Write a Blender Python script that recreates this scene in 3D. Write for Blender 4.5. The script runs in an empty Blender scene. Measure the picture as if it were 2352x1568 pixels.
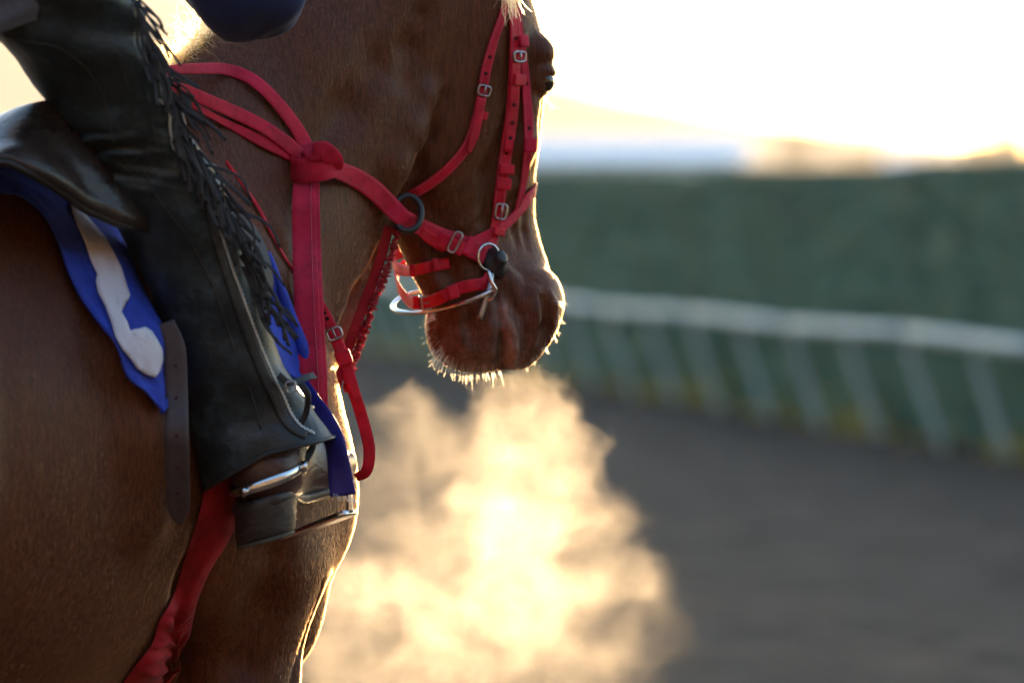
import bpy, bmesh, math, random
import numpy as np
from mathutils import Vector, Matrix
from mathutils.bvhtree import BVHTree

rnd = random.Random(7)
nrs = np.random.RandomState(11)
SC = bpy.context.scene
COL = SC.collection

# ------------------------------------------------------------------ camera
DIST, CAMH, PPM = 8.0, 1.55, 1517.0          # metres to the rider's plane, lens height, plan scale there
cam_data = bpy.data.cameras.new('camera')
cam = bpy.data.objects.new('camera', cam_data)
COL.objects.link(cam)
cam.location = (0, -DIST, CAMH)
cam.rotation_euler = (math.radians(90), 0, 0)
cam_data.sensor_width = 36.0
cam_data.lens = 36.0 * DIST / (2352 / PPM)
cam_data.shift_y = -334 / 2352
cam_data.clip_start = 0.1
cam_data.clip_end = 20000
cam_data.dof.use_dof = True
cam_data.dof.focus_distance = DIST + 0.06
cam_data.dof.aperture_fstop = 3.1
SC.camera = cam

# ------------------------------------------------------------------ sky, sun, exposure
SUN_EL, SUN_AZ = math.radians(5.4), math.radians(10)      # azimuth from +Y towards +X
world = bpy.data.worlds.new('World')
SC.world = world
world.use_nodes = True
wn = world.node_tree
bg = wn.nodes['Background']
sky = wn.nodes.new('ShaderNodeTexSky')
sky.sky_type = 'NISHITA'
sky.sun_disc = False
sky.sun_elevation = SUN_EL
sky.sun_rotation = SUN_AZ
sky.air_density = 1.0
sky.dust_density = 0.6
sky.ozone_density = 2.0
wn.links.new(sky.outputs[0], bg.inputs[0])
bg.inputs[1].default_value = 0.12
sun_data = bpy.data.lights.new('sun', 'SUN')
sun_data.energy = 5.0
sun_data.angle = math.radians(0.6)
sun_data.color = (1.0, 0.63, 0.30)
sun = bpy.data.objects.new('sun', sun_data)
COL.objects.link(sun)
sdir = Vector((math.sin(SUN_AZ) * math.cos(SUN_EL), math.cos(SUN_AZ) * math.cos(SUN_EL), math.sin(SUN_EL)))
sun.rotation_euler = (-sdir).to_track_quat('-Z', 'Y').to_euler()
sun.location = sdir * 60
vs = SC.view_settings
vs.view_transform = 'Standard'
vs.look = 'None'
vs.gamma = 1.0
vs.use_curve_mapping = False
vs.exposure = 2.75
SC.render.engine = 'CYCLES'
cy = SC.cycles
cy.use_denoising = True
try:
    cy.denoiser = 'OPENIMAGEDENOISE'
except Exception:
    pass
cy.use_adaptive_sampling = True
cy.adaptive_threshold = 0.03
cy.max_bounces = 6
cy.diffuse_bounces = 2
cy.glossy_bounces = 3
cy.transmission_bounces = 4
cy.transparent_max_bounces = 12
cy.volume_bounces = 1
SC.cycles_curves.shape = 'RIBBONS'
SC.cycles_curves.subdivisions = 1
cy.sample_clamp_indirect = 6.0
cy.caustics_reflective = False
cy.caustics_refractive = False

# ------------------------------------------------------------------ helpers
def W(px, py, d):
    """plan coordinates of the survey (px right, py down) at depth d metres beyond the rider -> world point"""
    s = (DIST + d) / DIST / PPM
    return Vector(((px - 1176) * s, d, CAMH - (py - 450) * s))

def tag(o, label=None, cat=None, group=None, kind=None):
    if label: o['label'] = label
    if cat: o['category'] = cat
    if group: o['group'] = group
    if kind: o['kind'] = kind
    return o

def empty(name, loc=(0, 0, 0)):
    o = bpy.data.objects.new(name, None)
    COL.objects.link(o)
    o.location = loc
    o.empty_display_size = 0.05
    return o

def link(name, me, mat=None, parent=None, smooth=True):
    o = bpy.data.objects.new(name, me)
    COL.objects.link(o)
    if mat is not None and not me.materials:
        me.materials.append(mat)
    if smooth and isinstance(me, bpy.types.Mesh):
        me.polygons.foreach_set('use_smooth', [True] * len(me.polygons))
    if parent is not None:
        o.parent = parent
        o.matrix_parent_inverse = Matrix.Translation(-Vector(parent.location)) if parent.parent is None else \
            Matrix.Translation(-(Vector(parent.location)))
    return o

def pydata(name, verts, faces, mat=None, parent=None, smooth=True):
    me = bpy.data.meshes.new(name)
    me.from_pydata([tuple(v) for v in verts], [], faces)
    me.update()
    return link(name, me, mat, parent, smooth)

def catmull(pts, n=8, closed=False):
    P = [Vector(p) for p in pts]
    out = []
    m = len(P)
    segs = m if closed else m - 1
    for i in range(segs):
        p0 = P[(i - 1) % m] if closed or i > 0 else P[0] * 2 - P[1]
        p1, p2 = P[i], P[(i + 1) % m]
        p3 = P[(i + 2) % m] if closed or i + 2 < m else P[-1] * 2 - P[-2]
        for k in range(n):
            t = k / n
            out.append(0.5 * ((2 * p1) + (-p0 + p2) * t + (2 * p0 - 5 * p1 + 4 * p2 - p3) * t * t
                              + (-p0 + 3 * p1 - 3 * p2 + p3) * t ** 3))
    if not closed:
        out.append(P[-1].copy())
    return out

def lerp_list(vals, n):
    """values at control points -> values at the n resampled points"""
    x = np.linspace(0, 1, len(vals))
    return np.interp(np.linspace(0, 1, n), x, vals)

class MB:
    """collects shapes, builds them as one mesh"""
    def __init__(s):
        s.v, s.f = [], []
    def add(s, v, f):
        b = len(s.v)
        s.v += [Vector(x) for x in v]
        s.f += [tuple(i + b for i in q) for q in f]
        return s
    def rings(s, rings, closed=False, caps=True):
        n = len(rings[0]); m = len(rings)
        v = [p for r in rings for p in r]
        f = []
        for i in range(m if closed else m - 1):
            a, b = i * n, ((i + 1) % m) * n
            for k in range(n):
                f.append((a + k, a + (k + 1) % n, b + (k + 1) % n, b + k))
        if caps and not closed:
            f.append(tuple(range(n - 1, -1, -1)))
            f.append(tuple((m - 1) * n + k for k in range(n)))
        return s.add(v, f)
    def tube(s, pts, r, seg=10, closed=False, caps=True):
        m = len(pts)
        rr = lerp_list(r, m) if hasattr(r, '__len__') else [r] * m
        rings = []
        up = None
        for i, p in enumerate(pts):
            a = pts[(i - 1) % m] if closed or i > 0 else p
            b = pts[(i + 1) % m] if closed or i < m - 1 else p
            t = (b - a).normalized()
            if up is None:
                up = t.orthogonal().normalized()
            up = (up - t * up.dot(t))
            up = up.normalized() if up.length > 1e-6 else t.orthogonal().normalized()
            sd = t.cross(up)
            rings.append([p + (up * math.cos(q) + sd * math.sin(q)) * rr[i]
                          for q in [2 * math.pi * k / seg for k in range(seg)]])
        return s.rings(rings, closed, caps)
    def strap(s, pts, normals, width, thick, crown=0.05, closed=False):
        """flat webbing: rounded-rectangle section swept along pts; normals give the outward face"""
        m = len(pts)
        ww = lerp_list(width, m) if hasattr(width, '__len__') else [width] * m
        rings = []
        for i, p in enumerate(pts):
            a = pts[(i - 1) % m] if closed or i > 0 else p
            b = pts[(i + 1) % m] if closed or i < m - 1 else p
            t = (b - a).normalized()
            nn = normals[i]
            nn = (nn - t * nn.dot(t)).normalized()
            sd = t.cross(nn)
            w, h = ww[i] / 2, thick / 2
            e = min(h * 0.55, w * 0.3)
            prof = [(-w, -h + e), (-w + e, -h), (w - e, -h), (w, -h + e), (w, h - e), (w - e, h),
                    (w * .5, h + crown * h), (0, h + crown * h * 1.3), (-w * .5, h + crown * h), (-w + e, h), (-w, h - e)]
            rings.append([p + sd * x + nn * y for x, y in prof])
        return s.rings(rings, closed)
    def box(s, c, ax, hs, bev=0.15):
        """box with chamfered edges; ax = 3 unit vectors, hs = half sizes"""
        bm = bmesh.new()
        bmesh.ops.create_cube(bm, size=2)
        bmesh.ops.bevel(bm, geom=list(bm.edges), offset=bev, segments=2, affect='EDGES', profile=0.7)
        c = Vector(c)
        v = [c + ax[0] * (q.co.x * hs[0]) + ax[1] * (q.co.y * hs[1]) + ax[2] * (q.co.z * hs[2]) for q in bm.verts]
        f = [tuple(q.index for q in p.verts) for p in bm.faces]
        bm.free()
        return s.add(v, f)
    def build(s, name, mat=None, parent=None, smooth=True):
        return pydata(name, s.v, s.f, mat, parent, smooth)

def bvh_of(*objs):
    vs_, fs_ = [], []
    for o in objs:
        b = len(vs_)
        mw = o.matrix_basis
        n = len(o.data.vertices)
        co = np.empty(n * 3); o.data.vertices.foreach_get('co', co)
        vs_ += [tuple(q) for q in co.reshape(-1, 3)]
        fs_ += [tuple(i + b for i in p.vertices) for p in o.data.polygons]
    return BVHTree.FromPolygons(vs_, fs_)

CAMV = Vector((0, -DIST, CAMH))
def cast(bvh, px, py, default_d=0.0):
    """where the line of sight of plan point px,py meets a surface; and its normal"""
    d = (W(px, py, 0) - CAMV).normalized()
    hit = bvh.ray_cast(CAMV, d, 60)
    if hit[0] is None:
        return W(px, py, default_d), -d
    n = hit[1]
    if n.dot(d) > 0: n = -n
    return hit[0], n

# ------------------------------------------------------------------ material helpers
def mat_new(name):
    m = bpy.data.materials.new(name)
    m.use_nodes = True
    nt = m.node_tree
    return m, nt, nt.nodes['Principled BSDF']

def N(nt, kind, **kw):
    n = nt.nodes.new(kind)
    for k, v in kw.items():
        setattr(n, k, v)
    return n

def noise(nt, scale, detail=6, rough=0.6, coord='Object', stretch=None, dist=0.0):
    tc = N(nt, 'ShaderNodeTexCoord')
    nz = N(nt, 'ShaderNodeTexNoise')
    nz.inputs['Scale'].default_value = scale
    nz.inputs['Detail'].default_value = detail
    nz.inputs['Roughness'].default_value = rough
    nz.inputs['Distortion'].default_value = dist
    if stretch:
        mp = N(nt, 'ShaderNodeMapping')
        mp.inputs['Scale'].default_value = stretch
        nt.links.new(tc.outputs[coord], mp.inputs[0])
        nt.links.new(mp.outputs[0], nz.inputs[0])
    else:
        nt.links.new(tc.outputs[coord], nz.inputs[0])
    return nz

def ramp(nt, fac, stops):
    r = N(nt, 'ShaderNodeValToRGB')
    e = r.color_ramp.elements
    while len(e) < len(stops):
        e.new(0.5)
    for q, (p, c) in zip(e, stops):
        q.position = p
        q.color = (*c, 1) if len(c) == 3 else c
    nt.links.new(fac, r.inputs[0])
    return r

def bump(nt, bsdf, height, strength=0.3, dist=0.002, prev=None):
    b = N(nt, 'ShaderNodeBump')
    b.inputs['Strength'].default_value = strength
    b.inputs['Distance'].default_value = dist
    nt.links.new(height, b.inputs['Height'])
    if prev is not None:
        nt.links.new(prev.outputs[0], b.inputs['Normal'])
    nt.links.new(b.outputs[0], bsdf.inputs['Normal'])
    return b

def simple_mat(name, c1, c2, scale=30, rough=0.6, metal=0.0, bstr=0.2, bdist=0.001, rvar=0.1, stretch=None, coat=0.0, detail=6):
    m, nt, b = mat_new(name)
    nz = noise(nt, scale, detail, stretch=stretch)
    r = ramp(nt, nz.outputs[0], [(0.3, c1), (0.7, c2)])
    nt.links.new(r.outputs[0], b.inputs['Base Color'])
    b.inputs['Metallic'].default_value = metal
    mr = N(nt, 'ShaderNodeMapRange')
    mr.inputs[3].default_value = max(0.02, rough - rvar)
    mr.inputs[4].default_value = min(1, rough + rvar)
    nt.links.new(nz.outputs[0], mr.inputs[0])
    nt.links.new(mr.outputs[0], b.inputs['Roughness'])
    b.inputs['Coat Weight'].default_value = coat
    if bstr:
        n2 = noise(nt, scale * 4, 4, stretch=stretch)
        bump(nt, b, n2.outputs[0], bstr, bdist)
    return m
# ================================================================== the horse
PHI = math.radians(50)
BF = np.array([math.cos(PHI), math.sin(PHI), 0.0])
BR = np.array([math.sin(PHI), -math.cos(PHI), 0.0])      # horse's right, towards the lens
BO = np.array([-0.45, 0.20, 0.0])
UPZ = np.array([0, 0, 1.0])
def B(u, v, z): return BO + BF * u + BR * v + UPZ * z
BAX = np.stack([BF, BR, UPZ], 1)                          # columns
TH = math.radians(33)
HF = np.array([math.cos(TH), math.sin(TH), 0.0])
HR = np.array([math.sin(TH), -math.cos(TH), 0.0])
HAX = np.stack([HF, HR, UPZ], 1)
def rot_axes(ax, axis, deg):
    """rotate the column frame about its own column axis"""
    a = math.radians(deg)
    c, s = math.cos(a), math.sin(a)
    R = np.eye(3); i, j = [(1, 2), (2, 0), (0, 1)][axis]
    R[i, i] = c; R[j, j] = c; R[i, j] = -s; R[j, i] = s
    return ax @ R

class Prim:
    def __init__(s, fn, lo, hi, k, op='u'):
        s.fn, s.lo, s.hi, s.k, s.op = fn, np.array(lo), np.array(hi), k, op
PR = []
def p_ell(c, r, ax=BAX, k=0.05, op='u'):
    c = np.array(c, float); r = np.array(r, float)
    def fn(P):
        q = (P - c) @ ax
        a = q / r
        k0 = np.sqrt((a * a).sum(1)) + 1e-9
        b = a / r
        k1 = np.sqrt((b * b).sum(1)) + 1e-9
        return k0 * (k0 - 1) / k1
    e = np.abs(ax) @ r
    PR.append(Prim(fn, c - e, c + e, k, op))
def p_cone(a, b, ra, rb, k=0.05, op='u', lat=None, q=1.0):
    a = np.array(a, float); b = np.array(b, float); ab = b - a; L2 = ab @ ab
    if lat is not None: lat = np.array(lat, float)
    def fn(P):
        ap = P - a
        t = np.clip(ap @ ab / L2, 0, 1)
        e = ap - t[:, None] * ab
        if lat is not None:
            e = e + ((e @ lat) * (1 / q - 1))[:, None] * lat
            return (np.sqrt((e * e).sum(1)) - (ra + (rb - ra) * t)) * (0.5 + 0.5 * q)
        return np.sqrt((e * e).sum(1)) - (ra + (rb - ra) * t)
    m = max(ra, rb)
    PR.append(Prim(fn, np.minimum(a, b) - m, np.maximum(a, b) + m, k, op))
def p_chain(pts, rads, k=0.03, op='u', lat=None, q=1.0):
    for i in range(len(pts) - 1):
        p_cone(pts[i], pts[i + 1], rads[i], rads[i + 1], k, op, lat, q)

# ---- trunk
p_ell(B(-0.58, 0, 1.17), (0.62, 0.285, 0.42), k=0.1)
p_ell(B(-0.14, 0, 1.22), (0.28, 0.20, 0.33), k=0.12)
p_ell(B(0.0, 0, 1.12), (0.14, 0.18, 0.22), k=0.10)                 # breast
p_cone(B(-0.10, 0, 1.53), B(-0.55, 0, 1.50), 0.055, 0.06, k=0.14)    # withers
p_ell(B(-1.10, 0, 1.30), (0.38, 0.26, 0.27), k=0.12)                # croup
for sgn in (1, -1):
    p_ell(B(-0.09, 0.135 * sgn, 1.24), (0.15, 0.10, 0.30), rot_axes(BAX, 1, -18), k=0.07)   # shoulder
    p_ell(B(0.035, 0.122 * sgn, 1.08), (0.085, 0.085, 0.12), k=0.06)                            # point of shoulder
    p_ell(B(-0.12, 0.165 * sgn, 1.04), (0.13, 0.085, 0.15), rot_axes(BAX, 1, 25), k=0.06)    # triceps
    p_ell(B(-1.12, 0.15 * sgn, 1.10), (0.27, 0.145, 0.34), rot_axes(BAX, 1, 12), k=0.09)     # haunch
    p_ell(B(-0.91, 0.225 * sgn, 1.14), (0.15, 0.115, 0.42), rot_axes(BAX, 1, 6), k=0.04)      # stifle
    p_ell(B(0.055, 0.06 * sgn, 0.955), (0.085, 0.08, 0.15), k=0.05)                           # pectoral
    fl = [B(-0.09, 0.13 * sgn, 0.98), B(-0.10, 0.12 * sgn, 0.78), B(-0.09, 0.12 * sgn, 0.50), B(-0.09, 0.12 * sgn, 0.43),
          B(-0.08, 0.12 * sgn, 0.23), B(-0.08, 0.12 * sgn, 0.17), B(-0.04, 0.12 * sgn, 0.07)]
    p_chain(fl, [0.115, 0.085, 0.05, 0.052, 0.034, 0.04, 0.038], k=0.05)
    p_cone(B(-0.045, 0.12 * sgn, 0.05), B(-0.02, 0.12 * sgn, 0.045), 0.05, 0.05, k=0.02)     # hoof
    hl = [B(-1.0, 0.16 * sgn, 1.0), B(-1.10, 0.15 * sgn, 0.78), B(-1.30, 0.14 * sgn, 0.52), B(-1.25, 0.14 * sgn, 0.25),
          B(-1.20, 0.14 * sgn, 0.09)]
    p_chain(hl, [0.14, 0.10, 0.058, 0.04, 0.045], k=0.05)
# ---- neck, thick at the shoulder and bending away to the poll
NK = [B(-0.14, 0, 1.33), B(0.05, 0, 1.45), W(790, 240, 0.36), W(960, 40, 0.43), W(1080, -90, 0.46)]
p_chain(NK, [0.27, 0.225, 0.175, 0.15, 0.12], k=0.06, lat=BR, q=0.62)
p_chain([B(-0.26, 0, 1.50), B(-0.045, 0, 1.635), W(700, 60, 0.34), W(960, -60, 0.44)], [0.07, 0.10, 0.12, 0.11], k=0.08, lat=BR, q=0.7)
# ---- head: sections measured down the face (row, back edge, front edge, half width)
HS = [(-180, 1010, 1180, .060), (-100, 985, 1205, .085), (0, 965, 1226, .095), (80, 950, 1250, .096), (150, 938, 1254, .094),
      (230, 925, 1250, .088), (300, 915, 1243, .082), (350, 908, 1237, .077), (400, 902, 1229, .071), (440, 900, 1228, .066), (500, 903, 1228, .061),
      (550, 915, 1239, .056), (600, 938, 1256, .055), (650, 962, 1268, .055), (700, 990, 1272, .054), (750, 1010, 1262, .050),
      (800, 1030, 1232, .040)]
HD = 0.47                                                   # depth of the skull's middle
hz, hx, hy, ha, hb = [], [], [], [], []
for py, xl, xr, b in HS:
    tt = (py + 180) / 1000
    d = HD - 0.02 * tt
    L, R_ = W(xl, py, d), W(xr, py, d)
    h = (R_.x - L.x) / 2
    a = math.sqrt(max(h * h - (b * math.sin(TH)) ** 2, 0.0004)) / math.cos(TH)
    hz.append(L.z); hx.append((L.x + R_.x) / 2); hy.append(d); ha.append(a); hb.append(b)
hz, hx, hy, ha, hb = [np.array(q)[::-1].copy() for q in (hz, hx, hy, ha, hb)]
def head_at(py):
    z = W(0, py, HD).z
    return [np.interp(z, hz, q) for q in (hx, hy, ha, hb)] + [z]
def HP(py, u, v):
    """point of the head: row py, u = -1 jaw .. 1 face, v = lateral (1 = right side)"""
    cx, cyy, a, b, z = head_at(py)
    return np.array([cx, cyy, z]) + HF * (u * a) + HR * (v * b)
def head_fn(P):
    z = P[:, 2]
    cx, cyy, a, b = [np.interp(z, hz, q) for q in (hx, hy, ha, hb)]
    dx, dy = P[:, 0] - cx, P[:, 1] - cyy
    u = dx * HF[0] + dy * HF[1]
    v = dx * HR[0] + dy * HR[1]
    # slightly narrower towards the bridge of the nose
    b = b * (1 - 0.22 * np.clip(u / a, -0.2, 1) )
    au, av = np.abs(u) / a, np.abs(v) / b
    n = 2.35
    k0 = (au ** n + av ** n) ** (1 / n) + 1e-9
    k1 = np.sqrt((au / a) ** 2 + (av / b) ** 2) / np.maximum(np.sqrt(au ** 2 + av ** 2), 1e-6) + 1e-6
    d = (k0 - 1) / k1
    over = np.maximum(np.maximum(z - hz[-1], hz[0] - z), 0)
    return np.where(over > 0, np.sqrt(np.maximum(d, 0) ** 2 + over ** 2), d) * 0.9
PR.append(Prim(head_fn, (hx.min() - .2, hy.min() - .2, hz[0] - .02), (hx.max() + .2, hy.max() + .2, hz[-1] + .02), 0.016))
for sgn in (1, -1):
    p_ell(HP(300, -0.28, 0.62 * sgn), (0.098, 0.030, 0.145), rot_axes(HAX, 1, -8), k=0.03)      # cheek
    p_chain([HP(240, 0.50, 0.84 * sgn), HP(330, 0.48, 0.92 * sgn), HP(430, 0.45, 0.90 * sgn)], [0.012, 0.012, 0.006], k=0.03)   # facial crest
    p_ell(HP(124, 0.64, 0.76 * sgn), (0.024, 0.022, 0.026), HAX, k=0.022)                         # brow over the eye
    p_ell(HP(-190, 0.0, 0.75 * sgn), (0.022, 0.022, 0.085), HAX, k=0.03)                         # ear
    p_ell(HP(705, 0.58, 0.74 * sgn), (0.032, 0.018, 0.048), rot_axes(HAX, 1, 14), k=0.04)       # nostril wing
# muzzle: upper lip, lower lip, chin
p_ell(W(1176, 748, HD - .02), (0.054, 0.048, 0.068), rot_axes(HAX, 1, -18), k=0.05)
p_ell(W(1222, 712, HD - .02), (0.028, 0.044, 0.044), HAX, k=0.05)
p_ell(W(1080, 780, HD - .02), (0.060, 0.046, 0.051), rot_axes(HAX, 1, 14), k=0.035)
p_ell(W(1042, 748, HD - .02), (0.038, 0.038, 0.050), HAX, k=0.035)

def horse_sdf(P, lo, hi):
    d = np.full(len(P), 1.0, np.float32)
    m = 0.13
    for p in PR:
        if (p.lo - m > hi).any() or (p.hi + m < lo).any():
            continue
        e = p.fn(P)
        k = p.k
        if p.op == 'u':
            h = np.maximum(k - np.abs(d - e), 0) / k
            d = np.minimum(d, e) - h * h * k * 0.25
        else:
            h = np.maximum(k - np.abs(d + e), 0) / k
            d = np.maximum(d, -e) + h * h * k * 0.25
    return d

def on_skin(px, py, inward=0.0):
    """walk along the line of sight to the skin"""
    o = np.array([0, -DIST, CAMH]); t = np.array(W(px, py, 0)) - o; t /= np.linalg.norm(t)
    s = DIST - 0.9
    for _ in range(160):
        p = o + t * s
        d = float(horse_sdf(p[None], p, p)[0])
        if d < 0.0004: break
        s += min(max(d * 0.7, 0.0005), 0.1)
    return o + t * (s + inward)
def mirror_head(p):
    cx, cyy = np.interp(p[2], hz, hx), np.interp(p[2], hz, hy)
    v = (p[0] - cx) * HR[0] + (p[1] - cyy) * HR[1]
    return p - 2 * v * HR
def skin_line(pts, rads, k, op, inward=0.0):
    P = [on_skin(x, y, inward) for x, y in pts]
    for Q in (P, [mirror_head(p) for p in P]):
        p_chain(Q, rads, k, op)
EYE_C = HP(188, 0.63, 0.80)
for c in (EYE_C, mirror_head(EYE_C)):
    p_ell(c, (0.0250, 0.0225, 0.0245), HAX, k=0.012)                    # lids
    p_ell(c + HF * 0.010 + HR * (0.010 if c is EYE_C else -0.010) , (0.0135, 0.0200, 0.0175), HAX, k=0.004, op='s')
    p_ell(c + HF * .006 + HR * (.006 if c is EYE_C else -.006) + UPZ * .0165, (.019, .018, .0075), HAX, k=0.012)     # upper lid
# lip edges, mouth, chin crease, nostril, wrinkles of the nose, veins
p_ell(W(1300, 780, HD), (0.030, 0.20, 0.085), rot_axes(HAX, 1, 29.5), k=0.018, op='s')
skin_line([(1130, 660), (1140, 700), (1146, 750), (1150, 800), (1150, 846)], [.004, .007, .008, .008, .008], .006, 's', 0.002)
skin_line([(1160, 712), (1174, 750), (1182, 795), (1176, 832)], [.005, .008, .009, .007], .016, 'u', 0.004)
skin_line([(1176, 700), (1198, 748), (1205, 798), (1196, 834)], [.003, .004, .004, .003], .012, 's', 0.0)
skin_line([(1148, 612), (1172, 650), (1198, 692)], [.004, .006, .004], .024, 'u', 0.004)
skin_line([(1128, 700), (1128, 750), (1126, 800)], [.005, .008, .007], .014, 'u', 0.005)
skin_line([(1082, 722), (1074, 752), (1080, 780)], [.004, .006, .003], .012, 's', 0.0)
skin_line([(1030, 720), (1022, 765), (1040, 800)], [.004, .006, .004], .016, 's', -0.001)
skin_line([(1226, 676), (1238, 720), (1232, 778)], [.005, .007, .005], .022, 'u', 0.004)
skin_line([(1246, 684), (1258, 714), (1256, 752), (1240, 792)], [.006, .011, .012, .006], .006, 's', 0.003)
skin_line([(1262, 672), (1274, 700), (1274, 745), (1256, 788)], [.004, .005, .005, .004], .008, 'u', 0.002)
skin_line([(1178, 495), (1183, 530), (1190, 565)], [.002, .003, .002], .012, 's', -0.001)
skin_line([(1204, 490), (1206, 530), (1212, 570)], [.002, .0035, .002], .012, 's', -0.001)
skin_line([(1180, 420), (1120, 470), (1060, 520)], [.003, .004, .003], .014, 'u', 0.003)
skin_line([(1018, 225), (982, 300), (948, 378), (920, 445), (902, 515)], [.006, .011, .013, .012, .008], .022, 's', -0.002)
skin_line([(975, 225), (940, 300), (905, 378), (880, 450)], [.010, .014, .014, .010], .04, 'u', 0.006)
skin_line([(1168, 300), (1130, 400), (1120, 500)], [.007, .009, .007], .03, 's', -0.004)
skin_line([(1005, 560), (1030, 620), (1060, 690)], [.006, .008, .006], .025, 's', -0.003)

def sparse_mesh(sdf, lo, hi, h, m=6):
    lo = np.array(lo, float)
    n = np.ceil((np.array(hi) - lo) / (h * m)).astype(int)
    hc = h * m
    # coarse pass in slabs
    act = []
    for bi in range(0, n[0], 10):
        for bj in range(0, n[1], 10):
            for bk in range(0, n[2], 10):
                I = np.stack(np.meshgrid(np.arange(bi, min(bi + 10, n[0])), np.arange(bj, min(bj + 10, n[1])),
                                         np.arange(bk, min(bk + 10, n[2])), indexing='ij'), -1).reshape(-1, 3)
                P = lo + (I + 0.5) * hc
                f = sdf(P, P.min(0) - hc, P.max(0) + hc)
                I = I[np.abs(f) < hc * 1.35]
                if len(I): act.append(I)
    g = np.arange(m + 1)
    loc = np.stack(np.meshgrid(g, g, g, indexing='ij'), -1)             # (m+1)^3,3
    BIG = 1 << 20
    key = lambda c: (c[..., 0].astype(np.int64) * BIG + c[..., 1]) * BIG + c[..., 2]
    vk, vp, ek = [], [], [[], [], []]
    es = [[], [], []]
    for I in act:
        G = I[:, None, None, None, :] * m + loc
        P = (lo + G.reshape(-1, 3) * h)
        F = sdf(P, P.min(0), P.max(0)).reshape(len(I), m + 1, m + 1, m + 1)
        S = F < 0
        c8 = [(a, b, c) for a in (0, 1) for b in (0, 1) for c in (0, 1)]
        sl = lambda a, b, c: (slice(None), slice(a, m + a), slice(b, m + b), slice(c, m + c))
        cnt = sum(S[sl(*q)].astype(np.int8) for q in c8)
        mix = (cnt > 0) & (cnt < 8)
        if not mix.any(): continue
        cell = G[:, :m, :m, :m][mix]
        acc = np.zeros((len(cell), 3)); num = np.zeros(len(cell))
        V = {q: F[sl(*q)][mix] for q in c8}
        for q in c8:
            for ax in range(3):
                if q[ax]: continue
                q2 = list(q); q2[ax] = 1; q2 = tuple(q2)
                f0, f1 = V[q], V[q2]
                cr = (f0 < 0) != (f1 < 0)
                t = np.where(cr, f0 / np.where(cr, f0 - f1, 1), 0)
                pt = np.tile(np.array(q, float), (len(cell), 1)); pt[:, ax] += t
                acc += pt * cr[:, None]; num += cr
        vk.append(key(cell)); vp.append(lo + (cell + acc / num[:, None]) * h)
        for ax in range(3):
            o = [0, 0, 0]; o[ax] = 1
            a, b = S[sl(0, 0, 0)], S[sl(*o)]
            cr = a != b
            ek[ax].append(G[:, :m, :m, :m][cr]); es[ax].append(a[cr])
    vk = np.concatenate(vk); vp = np.concatenate(vp)
    order = np.argsort(vk); vk = vk[order]; vp = vp[order]
    quads = []
    for ax in range(3):
        E = np.concatenate(ek[ax]); s = np.concatenate(es[ax])
        u_, w_ = (ax + 1) % 3, (ax + 2) % 3
        du = np.zeros(3, int); dw = np.zeros(3, int); du[u_] = 1; dw[w_] = 1
        ids = []
        ok = np.ones(len(E), bool)
        for c in (E, E - du, E - du - dw, E - dw):
            kk = key(c)
            i = np.minimum(np.searchsorted(vk, kk), len(vk) - 1)
            ok &= vk[i] == kk
            ids.append(i)
        Q = np.stack(ids, 1)
        Q[~s] = Q[~s][:, ::-1]
        quads.append(Q[ok])
    return vp, np.concatenate(quads)

def mesh_np(name, V, Q):
    me = bpy.data.meshes.new(name)
    me.vertices.add(len(V)); me.vertices.foreach_set('co', np.asarray(V, np.float32).ravel())
    n = Q.shape[1]
    me.loops.add(Q.size); me.loops.foreach_set('vertex_index', Q.astype(np.int32).ravel())
    me.polygons.add(len(Q)); me.polygons.foreach_set('loop_start', np.arange(0, Q.size, n, dtype=np.int32))
    me.update(calc_edges=True); me.validate()
    return me

import time as _t
_t0 = _t.time()
# muscle lines of neck and shoulder
def body_line(pts, rads, k, op, inward=0.0):
    p_chain([on_skin(x, y, inward) for x, y in pts], rads, k, op)
body_line([(870, 600), (830, 690), (790, 770)], [.004, .007, .004], .05, 's', -0.008)
body_line([(600, 560), (650, 680), (690, 800)], [.005, .008, .005], .06, 's', -0.008)
body_line([(870, 150), (810, 250), (730, 350)], [.004, .006, .004], .06, 's', -0.009)
body_line([(975, 40), (950, 110), (935, 180)], [.004, .006, .004], .04, 's', -0.006)
body_line([(250, 620), (290, 800), (330, 1000), (330, 1180)], [.02, .025, .025, .015], .08, 'u', 0.012)
body_line([(470, 1240), (440, 1330), (400, 1450), (380, 1560)], [.010, .014, .014, .010], .05, 's', -0.005)
body_line([(640, 1290), (610, 1400), (560, 1520)], [.006, .010, .006], .06, 's', -0.008)
body_line([(742, 1335), (722, 1400), (696, 1480), (676, 1570)], [.004, .010, .013, .014], .010, 's', 0.003)
HVOX = globals().get('HVOX', 0.0042)
HV, HQ = sparse_mesh(horse_sdf, (-1.75, -1.35, -0.02), (0.30, 1.0, 2.15), HVOX)
print('horse', len(HV), len(HQ), round(_t.time() - _t0, 1), 's')
horse_me = mesh_np('horse', HV, HQ)
horse = link('horse', horse_me)
tag(horse, 'chestnut horse in red bridle with its head bent, breathing steam', 'horse')
BVH_H = BVHTree.FromPolygons([tuple(v) for v in HV], [tuple(q) for q in HQ.tolist()])
# ================================================================== ground, hedge, rail, far things
def fbm(x, y, seed=0, oct=5, f0=1.0):
    r = np.random.RandomState(seed)
    out = np.zeros_like(x, float); amp = 1.0; f = f0
    for o in range(oct):
        for _ in range(3):
            a = r.rand() * 6.283; p = r.rand() * 6.283
            out += amp * np.sin((x * math.cos(a) + y * math.sin(a)) * f + p + 1.7 * np.sin((x * math.sin(a) - y * math.cos(a)) * f * .7 + p * 2)) / 3
        f *= 2.03; amp *= 0.55
    return out

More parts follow.
